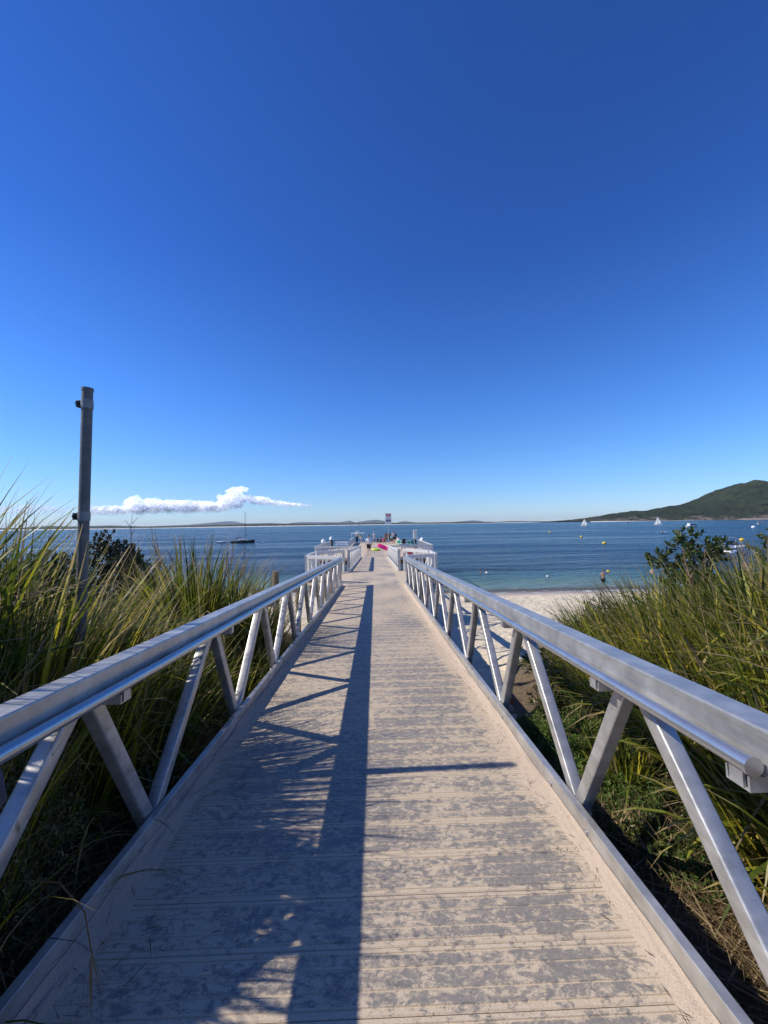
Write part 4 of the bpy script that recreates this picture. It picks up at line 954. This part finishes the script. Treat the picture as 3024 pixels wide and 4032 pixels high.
def skinned(name, J, E, Rf, m, parent, root='pelvis', sub=1):
    ks = []
    for a_, b_ in E:
        for q in (a_, b_):
            if q not in ks: ks.append(q)
    if root in ks: ks.remove(root); ks.insert(0, root)
    me = bpy.data.meshes.new(name); me.from_pydata([J[k_] for k_ in ks], [(ks.index(a_), ks.index(b_)) for a_, b_ in E], []); me.update()
    o = link(name, me, m, parent); md = o.modifiers.new('skin', 'SKIN'); md.use_smooth_shade = True
    lay = me.skin_vertices[0].data if me.skin_vertices else None
    if lay is None:
        me.attributes; bm = bmesh.new(); bm.from_mesh(me); bm.verts.layers.skin.verify(); bm.to_mesh(me); bm.free(); lay = me.skin_vertices[0].data
    for i, k_ in enumerate(ks): lay[i].radius = (Rf(k_), Rf(k_)); lay[i].use_root = (i == 0)
    sd = o.modifiers.new('sub', 'SUBSURF'); sd.levels = sub; sd.render_levels = sub
    return o
def person(loc, H, rz, label, pose=None, top=None, bottom=None, skin=None, hair=None, hat=None, longhair=False, sleeves='short', group=None, fingers=False, longpants=False, dress=False):
    J = dict(J0); J.update(pose or {}); J = {k_: Vector(v)*H for k_, v in J.items()}
    R = empty('person', loc, label, 'person', group, rz); skin = skin or SK
    E = list(EJ); JJ = dict(J); rr = {}
    for s in ('L', 'R'):
        w_, h_ = J['wr'+s], J['ha'+s]; d = (h_-w_).normalized(); x = Vector((0, 1, 0)); x = (x-d*x.dot(d)).normalized(); L = .034*H
        if fingers:
            for i in range(4):
                b_ = h_+x*(i-1.5)*.0115*H; JJ[f'f{s}{i}a'] = b_+d*L*.25; JJ[f'f{s}{i}b'] = b_+d*L*(.95+.15*math.sin(i*1.2))+d.cross(x)*.004*H*(1 if s == 'L' else -1)
                E += [('ha'+s, f'f{s}{i}a'), (f'f{s}{i}a', f'f{s}{i}b')]; rr[f'f{s}{i}a'] = .0055; rr[f'f{s}{i}b'] = .0045
            JJ[f't{s}'] = w_.lerp(h_, .6)+x*.027*H+d*.006*H; E.append(('wr'+s, f't{s}')); rr[f't{s}'] = .006
    body = skinned('body', JJ, E, lambda k_: (rr[k_] if k_ in rr else rj(k_))*H, skin, R)
    hd = J['head']; up_ = (J['crown']-J['chin']).normalized()
    m = MB(); m.ball(hd+Vector((0, .048*H, -.004*H)), (.008*H, .012*H, .012*H), 6, 4); 
    for s in (-1, 1): m.ball(hd+Vector((s*.046*H, -.004*H, -.004*H)), (.006*H, .011*H, .016*H), 6, 4)
    m.build('face_and_ears', skin, body)
    hm = hair or HAIRD; m = MB(); m.ball(hd+Vector((0, -.012*H, .014*H)), (.050*H, .053*H, .053*H), 12, 8)
    if longhair: m.ball(hd+Vector((0, -.035*H, -.045*H)), (.040*H, .026*H, .075*H), 10, 8)
    m.build('hair', hm, body)
    if top is not None:
        E2 = [('pelvis', 'waist'), ('waist', 'chest'), ('chest', 'nk2'), ('chest', 'shL'), ('chest', 'shR')]; K = dict(J); K['nk2'] = J['chest'].lerp(J['neck'], .75)
        K['pelvis'] = J['pelvis'].lerp(J['waist'], .15)
        for s in ('L', 'R'):
            if sleeves == 'short': K['sl'+s] = J['sh'+s].lerp(J['el'+s], .75); E2.append(('sh'+s, 'sl'+s))
            elif sleeves == 'long': K['sl'+s] = J['el'+s]; K['cu'+s] = J['wr'+s]; E2 += [('sh'+s, 'sl'+s), ('sl'+s, 'cu'+s)]
        RR = dict(pelvis=.077, waist=.071, chest=.078, nk2=.034)
        skinned('shirt', K, E2, lambda k_: (RR.get(k_) or (.042 if k_[:2] == 'sh' else .032 if k_[:2] == 'sl' else .022))*H, top, body)
    if bottom is not None:
        K = dict(J); E3 = []
        for s in ('L', 'R'):
            K['th'+s] = J['hi'+s].lerp(J['kn'+s], .72); E3 += [('pelvis', 'hi'+s), ('hi'+s, 'th'+s)]
            if longpants: K['cf'+s] = J['kn'+s].lerp(J['an'+s], .9); E3.append(('th'+s, 'cf'+s))
        skinned('shorts' if not longpants else 'trousers', K, E3, lambda k_: {'pe': .072, 'hi': .060, 'th': .052, 'cf': .034}[k_[:2]]*H, bottom, body)
    if hat is not None:
        m = MB(); c = hd+Vector((0, 0, .030*H)); m.tube([c, c+Vector((0, 0, .004*H))], .092*H, 16); m.tube([c+Vector((0, 0, .003*H)), c+Vector((0, 0, .042*H))], [.056*H, .044*H], 14); m.build('hat', hat, body)
    return R
W_T = cloth('white_tshirt', (.74, .73, .74)); BLK = cloth('black_cloth', (.018, .018, .022)); PINK = cloth('pink_cloth', (.80, .16, .28)); BRN = cloth('brown_dress', (.12, .065, .05))
TEAL = cloth('teal_cloth', (.25, .62, .66)); NAVY = cloth('navy_cloth', (.02, .025, .05)); YG = cloth('lime_vest', (.62, .70, .12)); CRM = cloth('cream_cloth', (.66, .62, .54))
walk = dict(knL=(-.045, .045, .285), anL=(-.045, .015, .05), toL=(-.05, .09, .02), knR=(.045, .02, .27), anR=(.045, -.11, .075), toR=(.05, -.05, .015), elL=(-.135, -.045, .645), wrL=(-.15, -.02, .52), haL=(-.15, -.005, .47), elR=(.13, .02, .64), wrR=(.135, .06, .52), haR=(.135, .075, .475))
person((-.48, 33.2, ZH), 1.86, 0, 'person in white t-shirt and black shorts walking away along the pier', walk, W_T, BLK, SK, HAIRB, fingers=True)
person((-.05, 57.4, ZH), 1.66, .3, 'person in white with a white sun hat standing at the end of the pier', dict(elL=(-.11, .05, .66), wrL=(-.06, .09, .60), haL=(-.03, .1, .58)), W_T, CRM, SK2, HAIRD, M_white)
sit = dict(pelvis=(0, 0, .10), waist=(0, -.01, .18), chest=(0, -.01, .30), neck=(0, 0, .40), chin=(0, .01, .45), head=(0, .015, .51), crown=(0, .01, .55), shL=(-.095, 0, .37), elL=(-.12, .05, .25), wrL=(-.08, .13, .22), haL=(-.06, .17, .22),
           shR=(.095, 0, .37), elR=(.12, .05, .25), wrR=(.08, .13, .22), haR=(.06, .17, .22), hiL=(-.05, .03, .08), knL=(-.06, .22, .20), anL=(-.05, .30, .03), toL=(-.05, .37, .02), hiR=(.05, .03, .08), knR=(.06, .22, .20), anR=(.05, .30, .03), toR=(.05, .37, .02))
person((.95, 57.2, ZH), 1.62, .2, 'person with dark hair sitting on the pier edge beside the one in the white hat', sit, BRN, BLK, SK2, HAIRD, longhair=True)
person((1.5, 57.6, ZH), 1.55, -.2, 'person in dark clothes sitting on the pier edge left of the sign pole', sit, NAVY, BLK, SK2, HAIRD)
person((.45, 57.7, ZH), 1.45, 2.9, 'small person crouching in shade between the white hat and the dark haired sitter', sit, NAVY, NAVY, SK2, HAIRD)
lean = dict(chest=(-.01, .03, .71), neck=(-.02, .06, .80), chin=(-.02, .09, .845), head=(-.02, .10, .90), crown=(-.02, .10, .94), elL=(-.16, .06, .66), wrL=(-.19, .08, .54), haL=(-.195, .085, .50))
person((1.55, 52.6, ZH), 1.72, -.4, 'person with long dark hair in a brown dress leaning beside the sign pole', lean, BRN, BRN, SK2, HAIRD, longhair=True, dress=True)
person((1.15, 52.0, ZH), 1.02, .3, 'small child in pink standing left of the sign pole', None, PINK, PINK, SK, HAIRD)
person((2.05, 53.0, ZH), 1.68, .2, 'person in brown with back turned right behind the sign pole', None, BRN, BRN, SK2, HAIRD)
person((2.30, 51.8, ZH), 1.42, .5, 'person in a teal top and black shorts standing right of the sign pole', None, TEAL, BLK, SK, HAIRD)
person((2.55, 52.8, ZH), 1.78, 3.6, 'tall fair person with a bare pale shoulder at the right of the group', dict(elL=(-.10, .08, .68), wrL=(-.03, .12, .72), haL=(0, .12, .75)), W_T, BLK, SK, HAIRB)
person((2.85, 53.4, ZH), 1.70, 3.0, 'person in dark clothes next to the right side panel of the pier', None, NAVY, BLK, SK2, HAIRD)
person((-2.55, 56.0, ZH), 1.78, 3.3, 'person in a pale shirt and dark trousers in front of the canopy boat', dict(elR=(.12, .08, .66), wrR=(.06, .14, .62), haR=(.03, .16, .6)), CRM, BLK, SK, HAIRB, longpants=True)
person((-2.0, 57.2, ZH), 1.55, 2.6, 'person in a lime vest bending on the pier by the canopy boat', dict(chest=(0, .10, .68), neck=(0, .18, .73), chin=(0, .22, .75), head=(0, .26, .78), crown=(0, .28, .82), shL=(-.09, .13, .70), shR=(.09, .13, .70), elL=(-.1, .2, .56), elR=(.1, .2, .56), wrL=(-.08, .26, .45), wrR=(.08, .26, .45), haL=(-.07, .28, .41), haR=(.07, .28, .41)), YG, W_T, SK, HAIRB)
thr = dict(elR=(.20, .06, .77), wrR=(.30, .10, .76), haR=(.345, .11, .77), shR=(.105, .02, .79), elL=(-.13, .03, .66), wrL=(-.10, .12, .60), haL=(-.07, .15, .60))
person((20.05, 33.5, -.62), 1.78, -.15, 'shirtless person in black shorts wading and catching a yellow ball', thr, None, BLK, SK2, HAIRB, fingers=True)
person((28.0, 38.4, -1.0), 1.65, 2.8, 'pale person in black swimwear standing chest deep by the grass tips', None, None, BLK, SK, HAIRB)
m = MB(); m.ball((0, 0, 0), (.16, .11, .11), 12, 8); b = m.build('ball', M_yel); b.location = (20.62, 33.65, .93); b.rotation_euler = (0, .4, 0); tag(b, 'yellow ball just above the wading person\'s raised hand', 'ball')
person((11.45, 41.7, -1.32), 1.72, 1.2, 'dark haired swimmer on the left of the pair off the beach', None, None, BLK, SK2, HAIRD)
person((12.05, 41.5, -1.32), 1.70, -1.2, 'pale swimmer on the right of the pair off the beach', None, W_T, BLK, SK, HAIRD)
person((-28.0, 53.4, -1.45), 1.7, .4, 'lone dark haired swimmer far out left of the pier', None, None, BLK, SK2, HAIRD)
person((-24.2, 53.4, -1.45), 1.7, -.4, 'swimmer seen just above the seeding grass left of the pier', None, None, BLK, SK2, HAIRD)
# companion cut by the left edge of the picture: only the sleeve of the dark jacket shows
near = dict(elR=(.088, .05, .70), wrR=(.01, .14, .66), haR=(-.03, .155, .665))
person((-.632, .45, Z0-.45*SLOPE), 1.62, 0, 'person in a dark navy fleece at the left edge, only the sleeve in view', near, NAVY, NAVY, SK, HAIRB, sleeves='long', fingers=True, longpants=True)

# ------------------------------------------------------------------ things on the pier
def ring(name, loc, R, r, m, rot, label, cat, squash=1.0):
    n, k2 = 28, 12; V = []; F = []
    for i in range(n):
        a_ = 2*math.pi*i/n
        for j in range(k2):
            b_ = 2*math.pi*j/k2; q = R+r*math.cos(b_)*(1+.05*math.sin(9*a_)); V.append((q*math.cos(a_), q*math.sin(a_)*squash, r*math.sin(b_)))
    for i in range(n):
        for j in range(k2): F.append((i*k2+j, ((i+1) % n)*k2+j, ((i+1) % n)*k2+(j+1) % k2, i*k2+(j+1) % k2))
    o = MB().add(V, F, True).build(name, m); o.location = loc; o.rotation_euler = rot; return tag(o, label, cat)
pk = simple('hot_pink_vinyl', (.85, .03, .22), .3, 0, .05, 3); lm = simple('lime_vinyl', (.62, .75, .05), .35, 0, .05, 3)
fl = empty('inflatable', (.78, 40.3, ZH+.38), 'hot pink inflatable raft tilted up on the pier deck', 'inflatable'); fl.rotation_euler = (.45, .42, 0)
m = MB()
for i in range(5): m.ball((0, -.28+.14*i, 0), (.50, .09, .085), 14, 8)
m.build('air_chamber', pk, fl); m = MB(); m.tube([(.5, -.4, .02), (.58, 0, .05), (.5, .4, .02)], .09, 10); m.build('pillow', pk, fl)
ring('inflatable', (.12, 39.9, ZH+.11), .34, .11, lm, (0, .05, 0), 'lime green inflatable ring lying flat beside the pink raft', 'inflatable')
def bench(x, y, label):
    R = empty('bench', (x, y, ZH), label, 'bench', 'white slatted benches on the pier head')
    for i in range(3): m = MB(); m.box(-.75, .75, -.2+.14*i, -.08+.14*i, .43, .47); m.build('seat_slat', M_white, R)
    for i in range(2): m = MB(); m.box(-.75, .75, .24, .27, .58+.15*i, .70+.15*i); m.build('back_slat', M_white, R)
    for s in (-.6, .6):
        m = MB(); m.box(s-.03, s+.03, -.18, .2, .38, .43); m.box(s-.03, s+.03, -.16, -.1, 0, .38); m.box(s-.03, s+.03, .2, .24, 0, .86); m.build('leg', M_galv_far, R)
bench(-3.75, 44.2, 'white slatted bench on the left of the pier head behind the ramp railing')
bench(3.5, 44.2, 'white slatted bench on the right of the pier head, bags on it')
def bag(loc, s, m, label, cat='bag'):
    R = empty('bag', loc, label, cat); b = MB(); b.box(-s[0]/2, s[0]/2, -s[1]/2, s[1]/2, 0, s[2], min(s)*.22); b.build('bag_body', m, R)
    b = MB(); b.tube([(-s[0]*.2, 0, s[2]*.97), (-s[0]*.15, 0, s[2]*1.16), (s[0]*.15, 0, s[2]*1.16), (s[0]*.2, 0, s[2]*.97)], .014, 6); b.build('handle', m, R)
GRN = cloth('green_fabric', (.02, .30, .20)); REDC = cloth('red_fabric', (.55, .03, .05)); TQ = cloth('turquoise_fabric', (.05, .50, .42))
bag((3.35, 44.1, ZH+.475), (.42, .22, .52), M_black, 'black upright backpack on the right bench')
bag((3.95, 44.1, ZH+.475), (.32, .2, .25), GRN, 'green bag on the right end of the bench')
bag((3.15, 34.2, ZH), (.55, .35, .34), REDC, 'red bag on the deck behind the right front railing')
bag((1.75, 35.0, ZH), (.36, .25, .36), TQ, 'turquoise bag standing on the deck right of the second ramp railing')
def deck_chair(x, y, label, rz):
    R = empty('folding_chair', (x, y, ZH), label, 'chair', 'light folding chair frames', rz)
    for s in (-.25, .25):
        m = MB(); m.tube([(s, -.3, 0), (s, .25, .95)], .016, 6); m.tube([(s, .3, 0), (s, -.2, .5)], .016, 6); m.build('frame', M_galv, R)
    m = MB(); m.box(-.25, .25, -.2, .2, .42, .44); m.build('seat', GRN, R); m = MB(); m.box(-.25, .25, .12, .14, .6, .9, 0, Matrix.Rotation(-.3, 4, 'X')); m.build('backrest', GRN, R)
deck_chair(4.25, 42.5, 'folding chair with green fabric beside the service pedestal', .4)
deck_chair(2.7, 43.3, 'light folding chair left of the black backpack', -.3)

# ------------------------------------------------------------------ boats
def hull_mesh(L, B, D, sheer=.25, bow=.5, stern=.8, draft=.25, n=14):
    V = []; F = []; m_ = 9
    for i in range(n):
        t_ = i/(n-1); y = -L/2+L*t_
        wd = B/2*(stern+(1-stern)*min(1, t_*2.2)) if t_ < .5 else B/2*max(.02, 1-((t_-.5)/.5)**2.4)
        zt = D+sheer*max(0, (t_-.35)/.65)**2; zb = -draft*(1-max(0, (t_-.7)/.3)**2)
        for j in range(m_):
            q = -1+2*j/(m_-1); x = wd*(abs(q)**.55)*(1 if q > 0 else -1); z = zb+(zt-zb)*abs(q)**2.2 if abs(q) < 1 else zt
            V.append((x, y+(zt-z)*(-bow)*max(0, t_-.75)*2, z))
    for i in range(n-1):
        for j in range(m_-1): F.append((i*m_+j, i*m_+j+1, (i+1)*m_+j+1, (i+1)*m_+j))
        F.append((i*m_+m_-1, i*m_, (i+1)*m_, (i+1)*m_+m_-1))
    F.append(tuple(range(m_))[::-1])
    return MB().add(V, F, False)
def sailboat(loc, rz, L, mast, label, hull_m=M_white, sails=True, group=None, heel=0.0):
    R = empty('sailboat', loc, label, 'sailboat', group, rz); R.rotation_euler = (0, heel, rz)
    h = hull_mesh(L, L*.28, L*.085, L*.05, .6, .7, L*.05).build('hull', hull_m, R)
    m = MB(); m.box(-L*.085, L*.085, -L*.18, L*.16, L*.08, L*.15, L*.012); c = m.build('cabin', M_cream, R)
    for s in (-1, 1): m = MB(); m.box(s*L*.0855-.005, s*L*.0855+.012*s, -L*.12, L*.1, L*.11, L*.135); m.build('window', M_glass, c)
    r = .085
    m = MB(); m.tube([(0, L*.08, L*.08), (0, L*.08, mast)], [r*1.2, r*.7], 8); mt = m.build('mast', M_galv_far if sails else simple('dark_mast', (.07, .06, .055), .4), R)
    m = MB(); m.tube([(0, L*.07, L*.2), (0, -L*.34, L*.2)], r*.7, 8); m.build('boom', M_galv_far, mt)
    m = MB(); m.tube([(0, L*.49, L*.13), (0, L*.08, mast*.97)], .012, 4); m.tube([(0, -L*.48, L*.1), (0, L*.08, mast*.98)], .012, 4); m.build('stay', M_galv_far, R)
    if sails:
        def sail(a_, b_, c_, belly):
            V = []; F = []; n = 8
            for i in range(n+1):
                for j in range(n+1):
                    u, v = i/n, j/n; p = Vector(a_).lerp(Vector(b_), u).lerp(Vector(c_), v); p.x += belly*math.sin(math.pi*u)*(1-v)*math.sin(math.pi*min(1, v+.2)); V.append(p)
            for i in range(n):
                for j in range(n): F.append((i*(n+1)+j, (i+1)*(n+1)+j, (i+1)*(n+1)+j+1, i*(n+1)+j+1))
            return MB().add(V, F, True)
        sail((0, L*.06, L*.23), (.25, -L*.36, L*.23), (0, L*.075, mast*.98), .35).build('mainsail', M_sail, R)
        sail((0, L*.47, L*.14), (.3, L*.10, L*.18), (0, L*.10, mast*.85), .35).build('headsail', M_sail, R)
    else:
        m = MB(); m.ball((0, -L*.14, L*.225), (.10, L*.2, .09), 10, 6); m.build('furled_sail', cloth('sail_cover', (.05, .06, .10)), R)
        m = MB(); m.box(-.55, .55, -L*.05, L*.08, L*.15, L*.185, .03); m.build('spray_hood', M_white, c)
    return R
sailboat((-43.2, 127.7, 0), rad(-90)+math.atan2(2.9, 6.6)*.3, 7.6, 10.3, 'moored yacht with brown hull and bare mast left of the pier', M_brown_hull, False)
sailboat((218.6, 397, 0), rad(-125), 7.2, 8.0, 'small white sailboat under sail in the middle of the bay', group='white sailboats under sail', heel=.06)
sailboat((318, 424.7, 0), rad(52), 7.6, 9.6, 'white sailboat under sail in front of the headland cliffs', group='white sailboats under sail', heel=-.04)
dg = empty('dinghy', (-50.7, 129.4, 0), 'small white inflatable dinghy trailing behind the brown yacht', 'dinghy', rz=rad(-90))
hull_mesh(2.9, 1.4, .38, .15, .3, .9, .1).build('hull', M_cream, dg)
for s in (-1, 1): m = MB(); m.tube([(s*.55, -1.4, .35), (s*.6, .3, .38), (s*.2, 1.4, .5)], .17, 10); m.build('side_tube', M_white, dg)
def motorboat(loc, rz, L, label, cabin=False, bimini=False, ttop=False, people=0, group=None):
    R = empty('motorboat', loc, label, 'motorboat', group, rz); B = L*.36
    hull_mesh(L, B, L*.15, L*.06, .6, .9, L*.04).build('hull', M_white, R)
    m = MB(); m.box(-B*.40, B*.40, L*.05, L*.30, L*.15, L*.21, L*.02); m.build('foredeck', M_white, R)
    m = MB(); V = [(-B*.38, L*.08, L*.2), (B*.38, L*.08, L*.2), (B*.22, L*.22, L*.2), (-B*.22, L*.22, L*.2), (-B*.34, L*.02, L*.33), (B*.34, L*.02, L*.33), (B*.2, L*.12, L*.32), (-B*.2, L*.12, L*.32)]
    m.add(V, [(0, 4, 5, 1), (1, 5, 6, 2), (2, 6, 7, 3), (3, 7, 4, 0), (4, 7, 6, 5)]); m.build('windscreen', M_glass, R)
    m = MB(); m.box(-.22, .22, -L*.53, -L*.47, L*.02, L*.24, .05); m.box(-.08, .08, -L*.52, -L*.49, -L*.06, L*.04); m.build('outboard_motor', M_black, R)
    if cabin:
        m = MB(); m.box(-B*.42, B*.42, -L*.30, L*.20, L*.15, L*.36, L*.03); c = m.build('cabin', M_white, R)
        for s in (-1, 1): m = MB(); m.box(s*B*.42-.01, s*B*.42+.015, -L*.28, L*.15, L*.24, L*.325); m.build('window', M_glass, c)
        m = MB(); m.box(-B*.44, B*.44, -L*.50, L*.22, L*.37, L*.40, .03); m.build('hardtop', M_white, R)
        m = MB(); m.box(-B*.41, B*.41, -L*.305, -L*.30, L*.17, L*.36); m.build('rear_opening', M_glass, c)
    if bimini or ttop:
        z = L*.42 if not ttop else 4.0; cm = M_white if ttop else cloth('blue_grey_canopy', (.22, .28, .34))
        m = MB(); m.box(-B*.42, B*.42, -L*.28, L*.10, z, z+.07, .03); m.build('canopy', cm, R)
        for x in (-B*.38, B*.38):
            for y in (-L*.24, L*.06): m = MB(); m.tube([(x, y, L*.12), (x, y, z)], .03, 6); m.build('canopy_post', M_galv_far, R)
    if ttop:
        m = MB(); m.tube([(0, -.1, z+.06), (0, -.1, z+.2), (0, -.1, z+.38)], [.2, .24, .16], 14); m.build('radar_dome', M_white, R)
        for x in (-B*.4, B*.15): m = MB(); m.tube([(x, -L*.2, z), (x-.15, -L*.2, z+2.2)], [.02, .008], 5); m.build('fishing_rod', M_pile, R)
    return R
motorboat((57.0, 60.6, 0), rad(-98), 5.6, 'white open motorboat behind the oval leaved shrub, people aboard', bimini=True, group='white motorboats off the right bank')
motorboat((48.6, 52.6, 0), rad(-80), 4.6, 'white low motorboat nearest the right bank, partly behind leaves', group='white motorboats off the right bank')
motorboat((204, 244, 0), rad(92), 7.4, 'white cabin cruiser with dark side windows right of the sailboats', cabin=True)
motorboat((-2.75, 62.2, 0), rad(5), 7.0, 'white boat with a hard top canopy and radar dome at the end of the pier', ttop=True)
motorboat((446, 668, 0), rad(-90), 6.0, 'tiny white boat between the two sailboats', cabin=True)
for x, y, lb in ((352, 343, 'tiny white boat at the right edge below the headland'), (425, 410, 'farther tiny white boat at the right edge by the rock shelf')): motorboat((x, y, 0), rad(-90), 5.5, lb, cabin=True, group='tiny white boats at the right edge')
person((55.6, 60.2, .35), 1.68, .4, 'person in red aboard the white open motorboat', sit, REDC, REDC, SK2, HAIRD)
person((56.2, 60.9, .35), 1.68, 2.4, 'person in dark clothes aboard the white open motorboat', sit, NAVY, NAVY, SK2, HAIRD)
kx = empty('kayak', (115, 151.4, 0), 'tiny kayak crossing the bay below the right sailboat', 'kayak', rz=rad(-85))
hull_mesh(4.2, .75, .28, .1, .5, .15, .1).build('hull', M_white, kx)
kp = person((115, 151.4, .12), 1.7, rad(-85), 'person paddling the tiny kayak', dict(sit, elL=(-.17, .1, .30), wrL=(-.24, .2, .32), haL=(-.26, .21, .32), elR=(.17, .1, .30), wrR=(.24, .2, .32), haR=(.26, .21, .32)), NAVY, NAVY, SK2, HAIRD)
m = MB(); m.tube([(0, -1.1, .05), (0, 1.1, .05)], .02, 6); m.box(-.01, .01, -1.35, -1.05, -.04, .14); m.box(-.01, .01, 1.05, 1.35, -.04, .14); o = m.build('paddle', M_white); o.location = (115.4, 151.4, .68); o.rotation_euler = (0, 0, rad(5)); tag(o, 'white paddle held by the kayaker', 'paddle')
def buoy(x, y, r, m_, label, group):
    R = empty('buoy', (x, y, 0), label, 'buoy', group); m = MB(); m.ball((0, 0, r*.35), (r, r, r*.8), 14, 9); m.build('float', m_, R)
    m = MB(); m.tube([(0, 0, r*1.05), (0, 0, r*1.35)], r*.16, 8); m.build('lifting_eye', M_pile, R)
GB = 'yellow mooring buoys in the bay'; GW = 'white mooring buoys in the bay'
buoy(53.9, 89.4, .42, M_yel, 'largest yellow mooring buoy in the middle of the bay', GB)
buoy(69.5, 128.1, .40, M_yel, 'small yellow buoy left of the largest one, farther out', GB)
buoy(84.1, 183.3, .5, M_yel, 'farthest yellow buoy, nearest the sandy far shore', GB)
buoy(90.6, 93.1, .5, M_yel, 'yellow buoy between the two leafy shrubs at the right', GB)
buoy(218.6, 217.3, 1.0, M_white, 'white buoy at the right below the headland', GW)
buoy(111.1, 131.3, .48, M_white, 'white buoy just above the leafy shrub', GW)
buoy(16.9, 37.5, .13, M_white, 'small white float in the shallows between the swimmers and the wading person', GW)
buoy(-36.7, 128, .3, M_white, 'small white float ahead of the brown yacht', GW)
far_house = simple('house_white', (.7, .7, .68), .8); far_roof = simple('house_roof', (.3, .28, .27), .8)
for i, (x, y) in enumerate(((1028, 2068), (1048, 2068), (1102, 2067.5), (1134, 2067), (1164, 2067), (1190, 2066), (1256, 2065.5))):
    p = px(x, y, 4050); w_ = (14, 20, 26, 12, 16, 14, 18)[i]
    R = empty('house', (p.x, p.y, 3), ['first pale house from the left on the far shore, just right of the yacht mast', 'second pale house on the far shore right of the yacht mast, the wider roofed one', 'widest pale house on the far shore', 'narrowest pale house on the far shore, right of the widest', 'third pale house from the right on the far shore', 'second pale house from the right on the far shore', 'rightmost pale house on the far shore, left of the pier'][i], 'house', 'pale houses on the far shore')
    m = MB(); m.box(-w_/2, w_/2, -5, 5, 0, 6); m.build('wall', far_house, R)
    m = MB(); m.add([(-w_/2-1, -6, 6), (w_/2+1, -6, 6), (w_/2+1, 6, 6), (-w_/2-1, 6, 6), (-w_/2+1, 0, 8.5), (w_/2-1, 0, 8.5)], [(0, 1, 5, 4), (2, 3, 4, 5), (1, 2, 5), (3, 0, 4), (0, 3, 2, 1)]); m.build('roof', far_roof, R)
